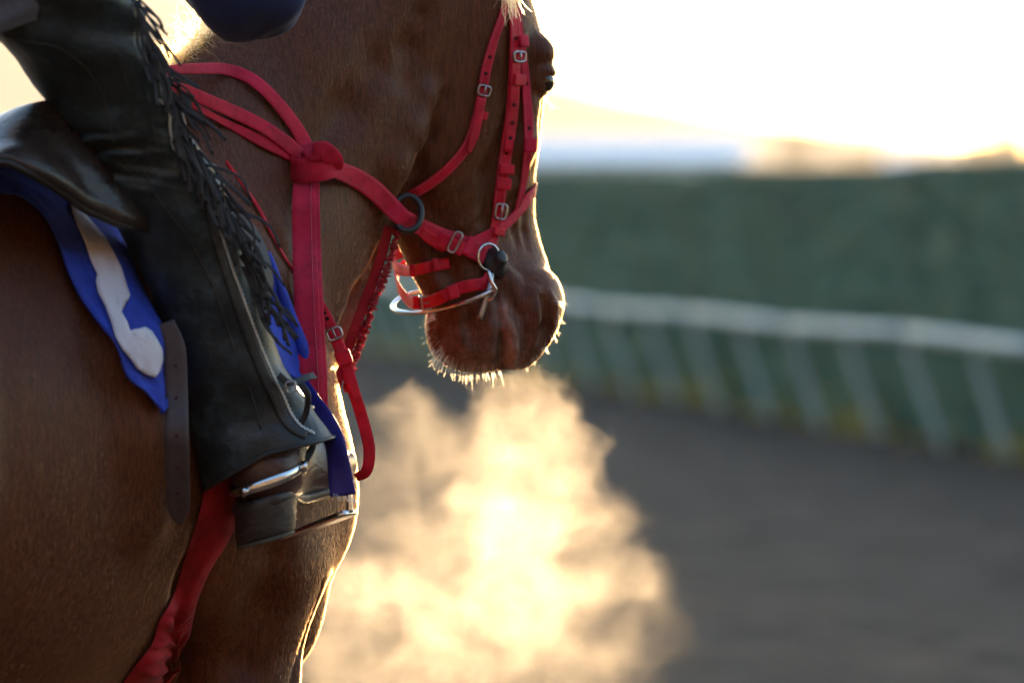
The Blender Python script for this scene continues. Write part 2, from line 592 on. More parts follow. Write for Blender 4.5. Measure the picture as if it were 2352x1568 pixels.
def make_ground():
    xs = np.concatenate([np.linspace(-2150, -30, 14)[:-1], np.linspace(-30, -6, 10)[:-1], np.linspace(-6, 12, 150)[:-1], np.linspace(12, 40, 10)[:-1], np.linspace(40, 2150, 14)])
    ys = np.concatenate([np.linspace(-50, 4, 18)[:-1], np.linspace(4, 40, 260)[:-1], np.linspace(40, 90, 20)[:-1], np.linspace(90, 5450, 22)])
    X, Y = np.meshgrid(xs, ys, indexing='ij')
    near = np.clip((44 - Y) / 8, 0, 1) * np.clip((X + 6.5) / 2, 0, 1) * np.clip((12.5 - X) / 2, 0, 1) * np.clip((Y - 3) / 2, 0, 1)
    Z = near * (0.022 * fbm(X, Y, 3, 4, 2.2) + 0.010 * fbm(X, Y, 5, 3, 9.0))
    V = np.stack([X, Y, Z], -1).reshape(-1, 3)
    nx, ny = len(xs), len(ys)
    i = np.arange(nx - 1)[:, None] * ny + np.arange(ny - 1)[None]
    i = i.ravel()
    Q = np.stack([i, i + ny, i + ny + 1, i + 1], 1)
    m, nt, b = mat_new('track_dirt')
    n1 = noise(nt, 2.6, 12, 0.75)
    r = ramp(nt, n1.outputs[0], [(0.36, (0.024, 0.016, 0.011)), (0.5, (0.060, 0.044, 0.032)), (0.66, (0.098, 0.072, 0.054))])
    nt.links.new(r.outputs[0], b.inputs['Base Color'])
    b.inputs['Roughness'].default_value = 0.95
    b.inputs['Specular IOR Level'].default_value = 0.15
    n2 = noise(nt, 25, 6)
    bump(nt, b, n2.outputs[0], 0.6, 0.02)
    return tag(link('ground', mesh_np('ground', V, Q), m), kind='structure')
ground = make_ground()

# ---- white running rail on leaning posts, and the hedge that follows it
RA = np.array([2.70, 22.8]); RD = np.array([-1.654, 8.4]); RL = np.linalg.norm(RD); RD = RD / RL
def rail_pt(s, z=0.0, side=0.0):
    """s metres along the rail (0 near the right edge of view), side = metres to the hedge side"""
    p = RA + RD * s
    n = np.array([-RD[1], RD[0]])             # to the left of travel
    q = p - n * side if False else p + np.array([RD[1], -RD[0]]) * side
    return Vector((q[0], q[1], z))
m_rail = simple_mat('weathered_white_rail', (0.40, 0.44, 0.42), (0.52, 0.55, 0.52), 3, 0.5, 0, 0.1)
m_post = simple_mat('rail_post_metal', (0.44, 0.46, 0.42), (0.56, 0.58, 0.53), 4, 0.55, 0.0, 0.1)
rail_fence = empty('running_rail', rail_pt(6))
tag(rail_fence, 'white metal running rail on leaning posts along the dirt track', 'rail')
SP = 1.45
sec = 0
s0 = -3 * SP
wob = [0.012, -0.006, 0.016, -0.012, 0.006, -0.018, 0.01, 0.014, -0.01, 0.006, 0.0, 0.012, -0.012, 0.01, 0, 0, 0, 0]
NSEC = 16
for i in range(NSEC):
    a, b_ = s0 + i * 2 * SP, s0 + (i + 1) * 2 * SP - 0.012
    pts = [rail_pt(a + (b_ - a) * t, 0.70 + wob[i % len(wob)] * (1 - t) + wob[(i + 1) % len(wob)] * t) for t in np.linspace(0, 1, 7)]
    mb = MB()
    rings = []
    sd = Vector((RD[1], -RD[0], 0))
    for p in pts:
        rings.append([p + sd * (0.048 * math.cos(q)) + Vector((0, 0, 0.044 * math.sin(q))) for q in [2 * math.pi * k / 14 for k in range(14)]])
    mb.rings(rings)
    mb.build('rail', m_rail, rail_fence)
for i in range(2 * NSEC + 1):
    s = s0 + i * SP
    top = rail_pt(s, 0.67); base = rail_pt(s, -0.02) + Vector((0.20 + 0.03 * rnd.random(), -0.02, 0))
    mid = top.lerp(base, 0.25) + Vector((-0.015, 0, 0))
    mb = MB().tube(catmull([top, mid, base], 6), [0.026, 0.026, 0.030], 10)
    mb.build('post', m_post, rail_fence)

def leaf_mat(name, c1, c2, rough=0.45, trans=0.35):
    m, nt, b = mat_new(name)
    oi = noise(nt, 1.1, 3)
    r = ramp(nt, oi.outputs[0], [(0.3, c1), (0.7, c2)])
    nt.links.new(r.outputs[0], b.inputs['Base Color'])
    b.inputs['Roughness'].default_value = rough
    t = N(nt, 'ShaderNodeBsdfTranslucent')
    nt.links.new(r.outputs[0], t.inputs[0])
    mx = N(nt, 'ShaderNodeMixShader'); mx.inputs[0].default_value = trans
    out = nt.nodes['Material Output']
    nt.links.new(b.outputs[0], mx.inputs[1]); nt.links.new(t.outputs[0], mx.inputs[2]); nt.links.new(mx.outputs[0], out.inputs[0])
    return m

def leaf_cards(C, size, nrm=None, seed=1, aspect=0.5):
    """one small folded leaf per centre"""
    r = np.random.RandomState(seed)
    n = len(C)
    a = r.randn(n, 3); a /= np.linalg.norm(a, axis=1)[:, None]
    if nrm is not None:
        a = a * 0.38 + nrm; a /= np.linalg.norm(a, axis=1)[:, None]
    t = np.cross(a, r.randn(n, 3)); t /= np.linalg.norm(t, axis=1)[:, None]
    w = np.cross(a, t)
    s = (size * (0.6 + 0.8 * r.rand(n)))[:, None]
    V = np.stack([C - t * s, C - w * s * aspect + a * s * .15, C + t * s, C + w * s * aspect + a * s * .15], 1).reshape(-1, 3)
    i = np.arange(n) * 4
    Q = np.stack([i, i + 1, i + 2, i + 3], 1)
    return V, Q

m_hleaf = leaf_mat('hedge_leaf', (0.008, 0.108, 0.056), (0.011, 0.126, 0.066), 0.55, 0.04)
m_twig = simple_mat('hedge_twig', (0.014, 0.075, 0.045), (0.022, 0.105, 0.062), 20, 0.9)
hedge = empty('clipped_hedge', rail_pt(8, 0, 1.2))
tag(hedge, 'long clipped dark green hedge standing behind the white rail', 'hedge')
HL0, HL1 = -10.0, 46.0
def hedge_top(s): return 1.72 + 0.014 * np.sin(s * 0.9) + 0.014 * np.sin(s * 0.37 + 1) + 0.012 * np.sin(s * 2.3)
ss = np.linspace(HL0, HL1, 160)
prof = [(0.62, 0.0), (0.60, 0.5), (0.58, 1.0), (0.62, 1.5), (0.72, 1.0001), (1.3, 1.0002), (1.45, .5), (1.45, 0)]
mb = MB(); rings = []
for s in ss:
    H_ = hedge_top(s) - 0.06
    pr = [(0.66, -0.03), (0.62, 0.5), (0.62, 1.1), (0.66, H_ - .15), (0.80, H_), (1.30, H_), (1.44, H_ - .2), (1.46, 0.6), (1.42, -0.03)]
    rings.append([rail_pt(s + 0.03 * math.sin(k * 9 + s * 7), z, w + 0.03 * math.sin(s * 3 + k * 2)) for k, (w, z) in enumerate(pr)])
mb.rings(rings)
mb.build('branch_core', m_twig, hedge)
n = 90000
s = HL0 + (HL1 - HL0) * nrs.rand(n); q = nrs.rand(n)
ht = hedge_top(s)
front = q < 0.62
side = np.where(front, 0.58 + 0.06 * nrs.rand(n), 0.60 + 0.85 * nrs.rand(n))
zz = np.where(front, nrs.rand(n) * ht, ht - 0.04 + 0.07 * nrs.rand(n) ** 2)
bas = RA[None] + RD[None] * s[:, None] + np.array([RD[1], -RD[0]])[None] * side[:, None]
C = np.stack([bas[:, 0], bas[:, 1], zz], 1)
nr = np.where(front[:, None], np.array([[-RD[1], RD[0], 0.3]]), np.array([[0, 0, 1.0]]))
V, Q = leaf_cards(C, 0.045, nr, 4)
fo = link('foliage', mesh_np('foliage', V, Q), m_hleaf, hedge, smooth=False)
fo['kind'] = 'stuff'

# ---- dry grass and yellow flowers along the foot of the hedge
m_grass = leaf_mat('dry_verge_grass', (0.42, 0.33, 0.06), (0.62, 0.48, 0.10), 0.6, 0.5)
def grass_strip():
    r = np.random.RandomState(9)
    V, F = [], []
    cl = []
    for k in range(110):
        s = -8 + 48 * (k + r.rand()) / 110
        cl.append((s, 0.24 + 0.3 * r.rand(), 0.25 + 1.2 * r.rand() ** 4))
    for s, w, big in cl:
        for j in range(int(30 * big ** 1.5) + 4):
            p = rail_pt(s + 0.16 * r.randn(), -0.01, w + 0.10 * r.randn())
            h = (0.06 + 0.16 * r.rand()) * big
            ln = Vector((r.randn() * .35, r.randn() * .35, 1)).normalized()
            sd = Vector((r.randn(), r.randn(), 0)).normalized() * (0.004 + .004 * r.rand())
            b = len(V)
            V += [p - sd, p + sd, p + ln * h * .6 + sd * .7, p + ln * h + Vector((ln.x, ln.y, -.2)) * h * .3, p + ln * h * .6 - sd * .7]
            F.append((b, b + 1, b + 2, b + 3, b + 4))
            if r.rand() < 0.5:      # seed head
                c = p + ln * h
                b = len(V)
                e = 0.012 + 0.012 * r.rand()
                V += [c + Vector((e, 0, 0)), c + Vector((0, e, 0)), c + Vector((-e, 0, 0)), c + Vector((0, -e, 0)), c + Vector((0, 0, e * 1.6)), c - Vector((0, 0, e))]
                F += [(b, b + 1, b + 4), (b + 1, b + 2, b + 4), (b + 2, b + 3, b + 4), (b + 3, b, b + 4), (b + 1, b, b + 5), (b + 2, b + 1, b + 5), (b + 3, b + 2, b + 5), (b, b + 3, b + 5)]
    o = pydata('verge_grass', V, F, m_grass, smooth=False)
    tag(o, 'strip of dry yellow grass along the foot of the hedge', 'grass', kind='stuff')
grass_strip()

# ---- far barns beyond the hedge, trees and the hill
m_wwall = simple_mat('barn_white_paint', (0.80, 0.80, 0.82), (0.86, 0.86, 0.88), 0.4, 0.7, 0, 0)
m_roof = simple_mat('barn_pale_roof', (0.80, 0.80, 0.82), (0.86, 0.86, 0.87), 0.3, 0.6, 0, 0)
m_dark = simple_mat('barn_opening', (0.10, 0.10, 0.11), (0.16, 0.16, 0.17), 1, 0.9, 0, 0)
def barn(px0, px1, d, h_eave, h_ridge, label):
    p0, p1 = W(px0, 0, d), W(px1, 0, d)
    x0, x1 = p0.x, p1.x
    root = empty('barn', ((x0 + x1) / 2, d, 0))
    tag(root, label, 'barn', 'white barns beyond the hedge')
    dep = 9.0
    bx = lambda xa, xb, ya, yb, za, zb: ([(xa, ya, za), (xb, ya, za), (xb, yb, za), (xa, yb, za), (xa, ya, zb), (xb, ya, zb), (xb, yb, zb), (xa, yb, zb)],
                                       [(0, 3, 2, 1), (4, 5, 6, 7), (0, 1, 5, 4), (1, 2, 6, 5), (2, 3, 7, 6), (3, 0, 4, 7)])
    MB().add(*bx(x0, x1, d, d + dep, -0.05, h_eave)).build('wall', m_wwall, root, False)
    e = 0.5
    v = [(x0 - e, d - e, h_eave + .003), (x1 + e, d - e, h_eave + .003), (x1 + e, d + dep + e, h_eave + .003), (x0 - e, d + dep + e, h_eave + .003),
         (x0 - e, d + dep / 2, h_ridge), (x1 + e, d + dep / 2, h_ridge)]
    MB().add(v, [(0, 1, 5, 4), (2, 3, 4, 5), (1, 2, 5), (3, 0, 4), (3, 2, 1, 0)]).build('roof', m_roof, root, False)
    nst = max(2, int((x1 - x0) / 4))
    for i in range(nst):
        xa = x0 + (x1 - x0) * (i + .3) / nst
        MB().add(*bx(xa, xa + 1.3, d - 0.03, d + 0.05, 0.0, 2.2)).build('stall_door', m_dark, root, False)
barn(-300, 1690, 140, 2.55, 3.25, 'long low white barn showing above the hedge beside the horse')
barn(2090, 2205, 150, 2.1, 2.75, 'short white barn above the hedge near the right edge')

m_board = simple_mat('sky_block_boards', (0.030, 0.024, 0.020), (0.060, 0.048, 0.040), 2, 0.9, 0, 0.1)  # boards of the two added sky-blocking buildings
m_shing = simple_mat('dark_shingles', (0.035, 0.033, 0.032), (0.06, 0.056, 0.054), 2, 0.9, 0, 0.1)
def make_rear_sky_block():
    # unseen dark building added behind the camera to cut low sky light
    x0, x1, y0, y1, he, hr = -70, 70, -24.5, -13.5, 8.5, 13.5
    root = empty('rear_sky_block', (0, y1, 0))
    tag(root, 'tall dark building added behind the viewer to block the low sky', 'sky block')
    bx = lambda xa, xb, ya, yb, za, zb: ([(xa, ya, za), (xb, ya, za), (xb, yb, za), (xa, yb, za), (xa, ya, zb), (xb, ya, zb), (xb, yb, zb), (xa, yb, zb)],
                                       [(0, 3, 2, 1), (4, 5, 6, 7), (0, 1, 5, 4), (1, 2, 6, 5), (2, 3, 7, 6), (3, 0, 4, 7)])
    MB().add(*bx(x0, x1, y0, y1, -0.05, he)).build('wall', m_board, root, False)
    e = 0.8
    v = [(x0 - e, y0 - e, he + .003), (x1 + e, y0 - e, he + .003), (x1 + e, y1 + e, he + .003), (x0 - e, y1 + e, he + .003), (x0 - e, (y0 + y1) / 2, hr), (x1 + e, (y0 + y1) / 2, hr)]
    MB().add(v, [(0, 1, 5, 4), (2, 3, 4, 5), (1, 2, 5), (3, 0, 4), (3, 2, 1, 0)]).build('roof', m_shing, root, False)
    for i in range(34):
        xa = x0 + 1.2 + i * 4.1
        MB().add(*bx(xa, xa + 1.3, y1 - 0.05, y1 + 0.06, 0.02, 2.3)).build('stall_door', m_dark, root, False)
make_rear_sky_block()
def left_sky_block():
    # second added building, out of view at left, darkens the horse's near side
    x0, x1, y0, y1, he, hr = -22, -13, -12, 10, 6.5, 10
    root = empty('left_sky_block', ((x0 + x1) / 2, 0, 0))
    tag(root, 'dark side building added left of the track outside the view to block sky light', 'barn')
    v = [(x0, y0 + .5, -.05), (x1, y0 + .5, -.05), (x1, y1, -.05), (x0, y1, -.05), (x0, y0 + .5, he), (x1, y0 + .5, he), (x1, y1, he), (x0, y1, he)]
    MB().add(v, [(0, 3, 2, 1), (4, 5, 6, 7), (0, 1, 5, 4), (1, 2, 6, 5), (2, 3, 7, 6), (3, 0, 4, 7)]).build('wall', m_board, root, False)
    e = .6; xm = (x0 + x1) / 2
    v = [(x0 - e, y0 + .5 + e, he + .003), (x1 + e, y0 + .5 + e, he + .003), (x1 + e, y1 + e, he + .003), (x0 - e, y1 + e, he + .003), (xm, y0 + .5 + e, hr), (xm, y1 + e, hr)]
    MB().add(v, [(1, 2, 5, 4), (3, 0, 4, 5), (0, 1, 4), (2, 3, 5), (3, 2, 1, 0)]).build('roof', m_shing, root, False)
left_sky_block()
def far_tree(px, d, h, r, seed, label, c):
    R_ = np.random.RandomState(seed)
    p = W(px, 0, d)
    root = empty('tree', (p.x, d, 0))
    tag(root, label, 'tree', 'far trees beyond the hedge')
    base = Vector((p.x, d, -0.05))
    m_tr = simple_mat('far_bark', (0.06, 0.05, 0.04), (0.1, 0.085, 0.07), 4, 0.9, 0, 0)
    mb = MB().tube(catmull([base, base + Vector((0.1, 0, h * .3)), base + Vector((-0.1, 0.1, h * .75))], 5), [h * .035, h * .028, h * .01], 8)
    for k in range(5):
        a = R_.rand() * 6.28
        st = base + Vector((0, 0, h * (.3 + .08 * k)))
        mb.tube([st, st + Vector((math.cos(a) * r * .6, math.sin(a) * r * .6, h * .22))], [h * .015, h * .005], 6)
    mb.build('trunk', m_tr, root)
    cc = []
    for k in range(26):
        c0 = np.array([p.x + R_.randn() * r * .42, d + R_.randn() * r * .42, h * (.45 + .5 * R_.rand())])
        m_ = 70
        cc.append(c0 + R_.randn(m_, 3) * r * .16)
    V, Q = leaf_cards(np.concatenate(cc), h * 0.045, None, seed)
    o = link('crown', mesh_np('crown', V, Q), leaf_mat('far_leaf', *c, 0.6, 0.2), root, False)
tc = ((0.03, 0.05, 0.03), (0.06, 0.085, 0.045))
for k, (px, d, h, r, lb) in enumerate([(1840, 2800, 36, 15, 'small round far tree right of the long white barn'),
                                       (1985, 3000, 28, 18, 'low far tree midway between the two white barns'),
                                       (2255, 2900, 32, 16, 'far tree just right of the short white barn'),
                                       (2330, 2700, 34, 18, 'rightmost far tree above the hedge')]):
    far_tree(px, d, h, r, 20 + k, lb, tc)

def make_hill():
    ctrl = [(-800, -330), (-200, -210), (100, -110), (500, 0), (900, 100), (1250, 175), (1450, 225), (1750, 285), (2352, 330), (3400, 380)]
    d0 = 4600
    xs = np.linspace(-800, 3400, 130)
    ys = np.interp(xs, [c[0] for c in ctrl], [c[1] for c in ctrl])
    X = np.array([W(x, 0, d0).x for x in xs]); R_ = np.array([W(0, y, d0).z for y in ys])
    R_ = R_ + 3.5 * fbm(X * .015, X * 0, 4, 4, 1.0)
    rows = np.linspace(-1, 1, 21)
    V, Q = [], []
    for j, t in enumerate(rows):
        prof_ = (0.5 + 0.5 * math.cos(t * math.pi)) ** 1.3
        dd = d0 + t * 800
        for i in range(len(xs)):
            V.append((X[i], dd, -0.3 + (R_[i] + .3) * prof_ + (6 * math.sin(i * 1.7 + j * 2.1) * prof_ * (1 - prof_))))
    nx = len(xs)
    for j in range(len(rows) - 1):
        for i in range(nx - 1):
            a = j * nx + i
            Q.append((a, a + 1, a + nx + 1, a + nx))
    m = simple_mat('hill_scrub', (0.10, 0.095, 0.055), (0.17, 0.15, 0.09), 0.05, 0.95, 0, 0)
    tag(pydata('hill', V, Q, m), kind='structure')
make_hill()

# ---- morning haze: one closed box round everything
def make_haze():
    x0, x1, y0, y1, z0, z1 = -2200, 2200, -60, 5500, -1.6, 430
    v = [(x0, y0, z0), (x1, y0, z0), (x1, y1, z0), (x0, y1, z0), (x0, y0, z1), (x1, y0, z1), (x1, y1, z1), (x0, y1, z1)]
    f = [(0, 3, 2, 1), (4, 5, 6, 7), (0, 1, 5, 4), (1, 2, 6, 5), (2, 3, 7, 6), (3, 0, 4, 7)]
    m = bpy.data.materials.new('haze'); m.use_nodes = True
    nt = m.node_tree; nt.nodes.clear()
    out = N(nt, 'ShaderNodeOutputMaterial'); pv = N(nt, 'ShaderNodeVolumePrincipled')
    pv.inputs['Color'].default_value = (0.93, 0.94, 0.96, 1)
    pv.inputs['Density'].default_value = 0.00007
    pv.inputs['Anisotropy'].default_value = 0.25
    nt.links.new(pv.outputs[0], out.inputs['Volume'])
    o = pydata('haze', v, f, m, smooth=False)
    tag(o, 'pale morning haze filling the air over the track', 'haze', kind='stuff')
make_haze()
# ================================================================== tack
def web_mat(name, c1, c2, rough=.62, sheen=.08):
    m, nt, b = mat_new(name)
    tcn = noise(nt, 22, 8, .7)
    r = ramp(nt, tcn.outputs[0], [(0.3, tuple(x * .72 for x in c1)), (0.55, c2), (0.8, tuple(min(1, x * 1.15 + .01) for x in c2))])
    nt.links.new(r.outputs[0], b.inputs['Base Color'])
    b.inputs['Roughness'].default_value = rough
    b.inputs['Specular IOR Level'].default_value = 0.22
    b.inputs['Sheen Weight'].default_value = sheen
    b.inputs['Sheen Roughness'].default_value = 0.4
    wv = N(nt, 'ShaderNodeTexWave', wave_type='BANDS', bands_direction='DIAGONAL')
    wv.inputs['Scale'].default_value = 260
    wv.inputs['Distortion'].default_value = 1.0
    tc = N(nt, 'ShaderNodeTexCoord'); nt.links.new(tc.outputs['Object'], wv.inputs[0])
    bp = bump(nt, b, wv.outputs[0], 0.35, 0.0006)
    n4 = noise(nt, 60, 4, .6)
    bump(nt, b, n4.outputs[0], 0.3, 0.0015, bp)
    return m
m_red = web_mat('red_webbing', (0.52, 0.009, 0.040), (0.68, 0.016, 0.060))
m_redl = web_mat('red_strap', (0.56, 0.008, 0.028), (0.72, 0.014, 0.042), .45, .05)
m_redd = web_mat('red_girth_cloth', (0.30, 0.010, 0.016), (0.42, 0.015, 0.024), .85, .1)
m_fleece = simple_mat('red_fleece', (0.40, 0.015, 0.025), (0.60, 0.03, 0.05), 300, .9, 0, .8, .002)
m_steel = simple_mat('polished_steel', (0.62, 0.63, 0.65), (0.74, 0.75, 0.77), 40, .2, 1.0, .05, .0003, .08)
m_dsteel = simple_mat('dull_steel', (0.30, 0.30, 0.31), (0.44, 0.44, 0.45), 60, .35, 1.0, .1, .0004)
m_bsteel = simple_mat('buckle_steel', (0.34, 0.34, 0.36), (0.50, 0.50, 0.52), 60, .3, 1.0, .1, .0003)
m_rubber = simple_mat('black_rubber', (0.012, 0.012, 0.013), (0.022, 0.022, 0.024), 50, .42, 0, .1, .0004)
m_brass = simple_mat('old_brass', (0.52, 0.45, 0.30), (0.66, 0.58, 0.42), 60, .3, 1.0, .1, .0003)
m_hole = simple_mat('punched_hole', (0.05, 0.004, 0.006), (0.08, 0.006, 0.01), 60, .9, 0, 0)
m_thread = simple_mat('pink_stitching', (0.55, 0.07, 0.11), (0.70, 0.13, 0.17), 200, .8, 0, .3, .0005)
m_blue = simple_mat('blue_cloth', (0.016, 0.042, 0.36), (0.034, 0.078, 0.56), 40, .8, 0, .35, .0012, .05)
m_bluen = simple_mat('blue_nylon', (0.022, 0.020, 0.20), (0.038, 0.036, 0.32), 40, .5, 0, .25, .0008, .05)
m_white = simple_mat('white_applique', (0.70, 0.69, 0.78), (0.82, 0.81, 0.86), 25, .85, 0, .3, .0012, .05)
m_saddle = simple_mat('brown_saddle_leather', (0.018, 0.013, 0.011), (0.046, 0.031, 0.025), 22, .30, 0, .5, .003, .16, coat=.12)
m_billet = simple_mat('grey_brown_strap_leather', (0.040, 0.028, 0.030), (0.070, 0.050, 0.052), 60, .5, 0, .25, .0008)

def px(w): return w / PPM

def path_on(pts, bvh=None, off=0.005, n=6):
    """plan points -> 3-D spline on a surface; a point may carry its own depth as a third number"""
    bvh = bvh or BVH_H
    P, Nn = [], []
    for q in pts:
        if len(q) >= 3:
            d = (W(q[0], q[1], q[2]) - CAMV).normalized()
            P.append(W(q[0], q[1], q[2])); Nn.append(-d)
        else:
            p, nn = cast(bvh, q[0], q[1])
            P.append(p + nn * off * .4 + (CAMV - p).normalized() * off * .8); Nn.append(nn)
    for _ in range(2):
        Nn = [((Nn[max(i - 1, 0)] + Nn[i] * 2 + Nn[min(i + 1, len(Nn) - 1)])).normalized() for i in range(len(Nn))]
    C = catmull(P, n); M = catmull(Nn, n)
    return C, [v.normalized() for v in M]

def strap_on(name, pts, wpx, parent, mat=None, off=0.005, thick=0.0026, bvh=None, n=6, holes=None, stitch=False, crown=.05):
    C, M = path_on(pts, bvh, off, n)
    w = [px(v) for v in wpx] if hasattr(wpx, '__len__') else px(wpx)
    o = MB().strap(C, M, w, thick, crown).build(name, mat or m_redl, parent)
    if holes:
        for t in holes:
            i = int(t * (len(C) - 1))
            hole(C[i] + M[i] * (thick * .5 + .0009), M[i], px(4.2), o)
    if stitch:
        ww = lerp_list(w, len(C)) if hasattr(w, '__len__') else [w] * len(C)
        for sgn in (-1, 1):
            L = []
            for i in range(len(C)):
                t = (C[min(i + 1, len(C) - 1)] - C[max(i - 1, 0)]).normalized()
                sd = t.cross(M[i]).normalized()
                L.append(C[i] + sd * (sgn * ww[i] * .36) + M[i] * (thick * .62))
            MB().tube(L, 0.00055, 5).build('stitching', m_thread, o)
    return o, C, M

def hole(c, nn, r, parent):
    nn = nn.normalized(); a = nn.orthogonal().normalized(); b = nn.cross(a)
    ring = lambda rr, h: [c + (a * math.cos(q) + b * math.sin(q)) * rr + nn * h for q in [2 * math.pi * k / 10 for k in range(10)]]
    MB().rings([ring(r * 1.25, -.0006), ring(r * 1.15, .0002), ring(r * .7, .0001), ring(r * .5, -.0004)], caps=True).build('hole', m_hole, parent)

def keeper(c, t, nn, w, h, parent, mat=None, thick=.003, lift=.004):
    """a leather loop across a strap"""
    t = t.normalized(); nn = (nn - t * nn.dot(t)).normalized(); sd = t.cross(nn)
    MB().box(c + nn * lift, (sd, t, nn), (w / 2, h / 2, thick / 2 + .002), .3).build('keeper', mat or m_redl, parent)

def buckle(c, t, nn, w, h, parent, mat=None, r=.0018, prong=True, round_=False):
    """wire buckle: frame plus prong"""
    t = t.normalized(); nn = (nn - t * nn.dot(t)).normalized(); sd = t.cross(nn)
    f = []
    k = 28
    for i in range(k):
        a = 2 * math.pi * i / k
        ca, sa = math.cos(a), math.sin(a)
        e = 2 / (2.0 if round_ else 4.0)
        f.append(c + sd * (math.copysign(abs(ca) ** e, ca) * w / 2) + t * (math.copysign(abs(sa) ** e, sa) * h / 2) + nn * .0035)
    o = MB().tube(f, r * .85, 8, closed=True).build('buckle', mat or m_bsteel, parent)
    if prong:
        MB().tube([c - t * h * .5 + nn * .004, c + nn * .0065, c + t * h * .55 + nn * .005], r * .6, 6).build('prong', mat or m_bsteel, o)
    return o

# ------------------------------------------------------------------ bridle
bridle = empty('bridle', W(1150, 400, .36))
tag(bridle, 'red racing bridle with silver buckles on the horse\'s head', 'bridle')
# throat latch
o, C, M = strap_on('throat_latch', [(1170, -40), (1155, 30), (1132, 100), (1116, 160), (1107, 212), (1096, 262), (1075, 330), (1032, 385), (985, 424), (945, 445), (918, 456, .42)], [20, 22, 24, 26, 26, 25, 26, 26, 25, 24, 24], bridle, holes=[.26, .32, .37], stitch=True)
c, nn = cast(BVH_H, 1107, 208); buckle(c + nn * .006, Vector((.25, 0, 1)), nn, px(32), px(24), bridle, r=.0022)
c, nn = cast(BVH_H, 1099, 262); keeper(c + nn * .004, Vector((.3, 0, 1)), nn, px(36), px(20), bridle)
o, C, M = strap_on('strap_end', [(1104, 225), (1097, 265), (1086, 315), (1073, 352)], [24, 24, 24, 10], bridle, off=.0105)
# cheek piece
o, C, M = strap_on('cheek_piece', [(1176, -40), (1178, 20), (1180, 80), (1179, 130), (1176, 190), (1172, 260), (1163, 340), (1154, 400), (1148, 450), (1141, 495), (1130, 550), (1126, 585)], [30, 32, 33, 33, 32, 32, 32, 31, 30, 28, 27, 26], bridle, m_redl, off=.007, holes=[.20, .33, .47, .52, .57], stitch=True)
o, C, M = strap_on('strap_end', [(1180, 135), (1178, 200), (1173, 280), (1165, 350)], [30, 30, 29, 22], bridle, off=.0115, holes=[.5, .68, .86])
for (x, y, w_, h_) in [(1180, 182, 38, 28), (1158, 388, 37, 24), (1153, 424, 37, 28)]:
    c, nn = cast(BVH_H, x, y); keeper(c + nn * .009, Vector((.05, 0, 1)), nn, px(w_), px(h_), bridle)
c, nn = cast(BVH_H, 1178, 130); buckle(c + nn * .012, Vector((.02, 0, 1)), nn, px(38), px(24), bridle, r=.0024)
c, nn = cast(BVH_H, 1143, 482); buckle(c + nn * .010, Vector((.15, 0, 1)), nn, px(30), px(36), bridle, r=.0022)
c, nn = cast(BVH_H, 1134, 530); keeper(c + nn * .009, Vector((.25, 0, 1)), nn, px(34), px(18), bridle)
# noseband hanger
o, C, M = strap_on('noseband_hanger', [(1186, -40), (1188, 30), (1194, 90), (1202, 150), (1208, 215), (1213, 285), (1212, 340), (1204, 400), (1194, 450), (1184, 480)], [24, 25, 26, 27, 27, 27, 26, 24, 22, 20], bridle, m_red, off=.0045, holes=[.42, .58], stitch=True)
c, nn = cast(BVH_H, 1190, 95); keeper(c + nn * .008, Vector((-.1, 0, 1)), nn, px(28), px(28), bridle, m_red)
c, nn = cast(BVH_H, 1212, 332); keeper(c + nn * .008, Vector((.02, 0, 1)), nn, px(32), px(34), bridle, m_red)
# noseband wraps the nose to the far side
p_edge = cast(BVH_H, 1216, 448)[0]
nb = [(1078, 560), (1110, 545), (1150, 522), (1188, 488), (1212, 455)]
C, M = path_on(nb, None, .006, 6)
far = [HP(436, 0.93, .30), HP(426, 0.97, -.10), HP(430, .92, -.60), HP(450, .60, -1.0), HP(500, .1, -1.12)]
ext = [Vector(f) for f in far]
ctr = Vector(HP(440, 0, 0))
C2 = catmull([C[-1]] + [e + (e - ctr).normalized() * .004 for e in ext], 6)[1:]
M2 = [((q - ctr) * Vector((1, 1, 0))).normalized() for q in C2]
MB().strap(C + C2, M + M2, [px(26)] * 3 + [px(34), px(34), px(30), px(30)], .0035).build('noseband', m_red, bridle)
MB().strap(catmull([Vector(HP(y, .55, -1.0)) + Vector(-HR) * .006 for y in (-60, 60, 200, 330, 450)], 6), [Vector(-HR)] * 25, px(26), .0035).build('noseband_hanger', m_redl, bridle)
MB().strap(catmull([Vector(HP(y, .25, -1.0)) + Vector(-HR) * .008 for y in (-60, 80, 250, 420, 580)], 6), [Vector(-HR)] * 25, px(32), .0035).build('cheek_piece', m_redl, bridle)

# ring bit and its fittings
bit = empty('ring_bit', W(1120, 650, .37))
tag(bit, 'silver ring bit with wire ring hanging round the lower jaw', 'bit')
HB = HD - .06
def Wn(x, y, d, off=.006):
    p, nn = cast(BVH_H, x, y, 99)
    q = W(x, y, d)
    if p.y < 50 and d < HB + .02:
        return W(x, y, min(d, p.y - off))
    return q
ringpts = [(1136, 664, HB - .045), (1104, 680, HB - .05), (1040, 702, HB - .035), (966, 718, HB + .0), (918, 716, HB + .05), (902, 704, HB + .09), (918, 686, HB + .12), (960, 670, HB + .14), (1040, 660, HB + .15), (1120, 655, HB + .13)]
pts = catmull([Wn(*q) for q in ringpts], 8)
MB().tube(pts, [.0042, .0040, .0036, .0040, .0044, .0042, .0036, .0036, .004], 10).build('wire_ring', m_steel, bit)
MB().tube(catmull([Wn(1131, 626, HB, .012), Wn(1122, 665, HB, .018), Wn(1101, 732, HB, .014)], 8), [.0036, .0045, .0062], 10).build('prong', m_dsteel, bit)
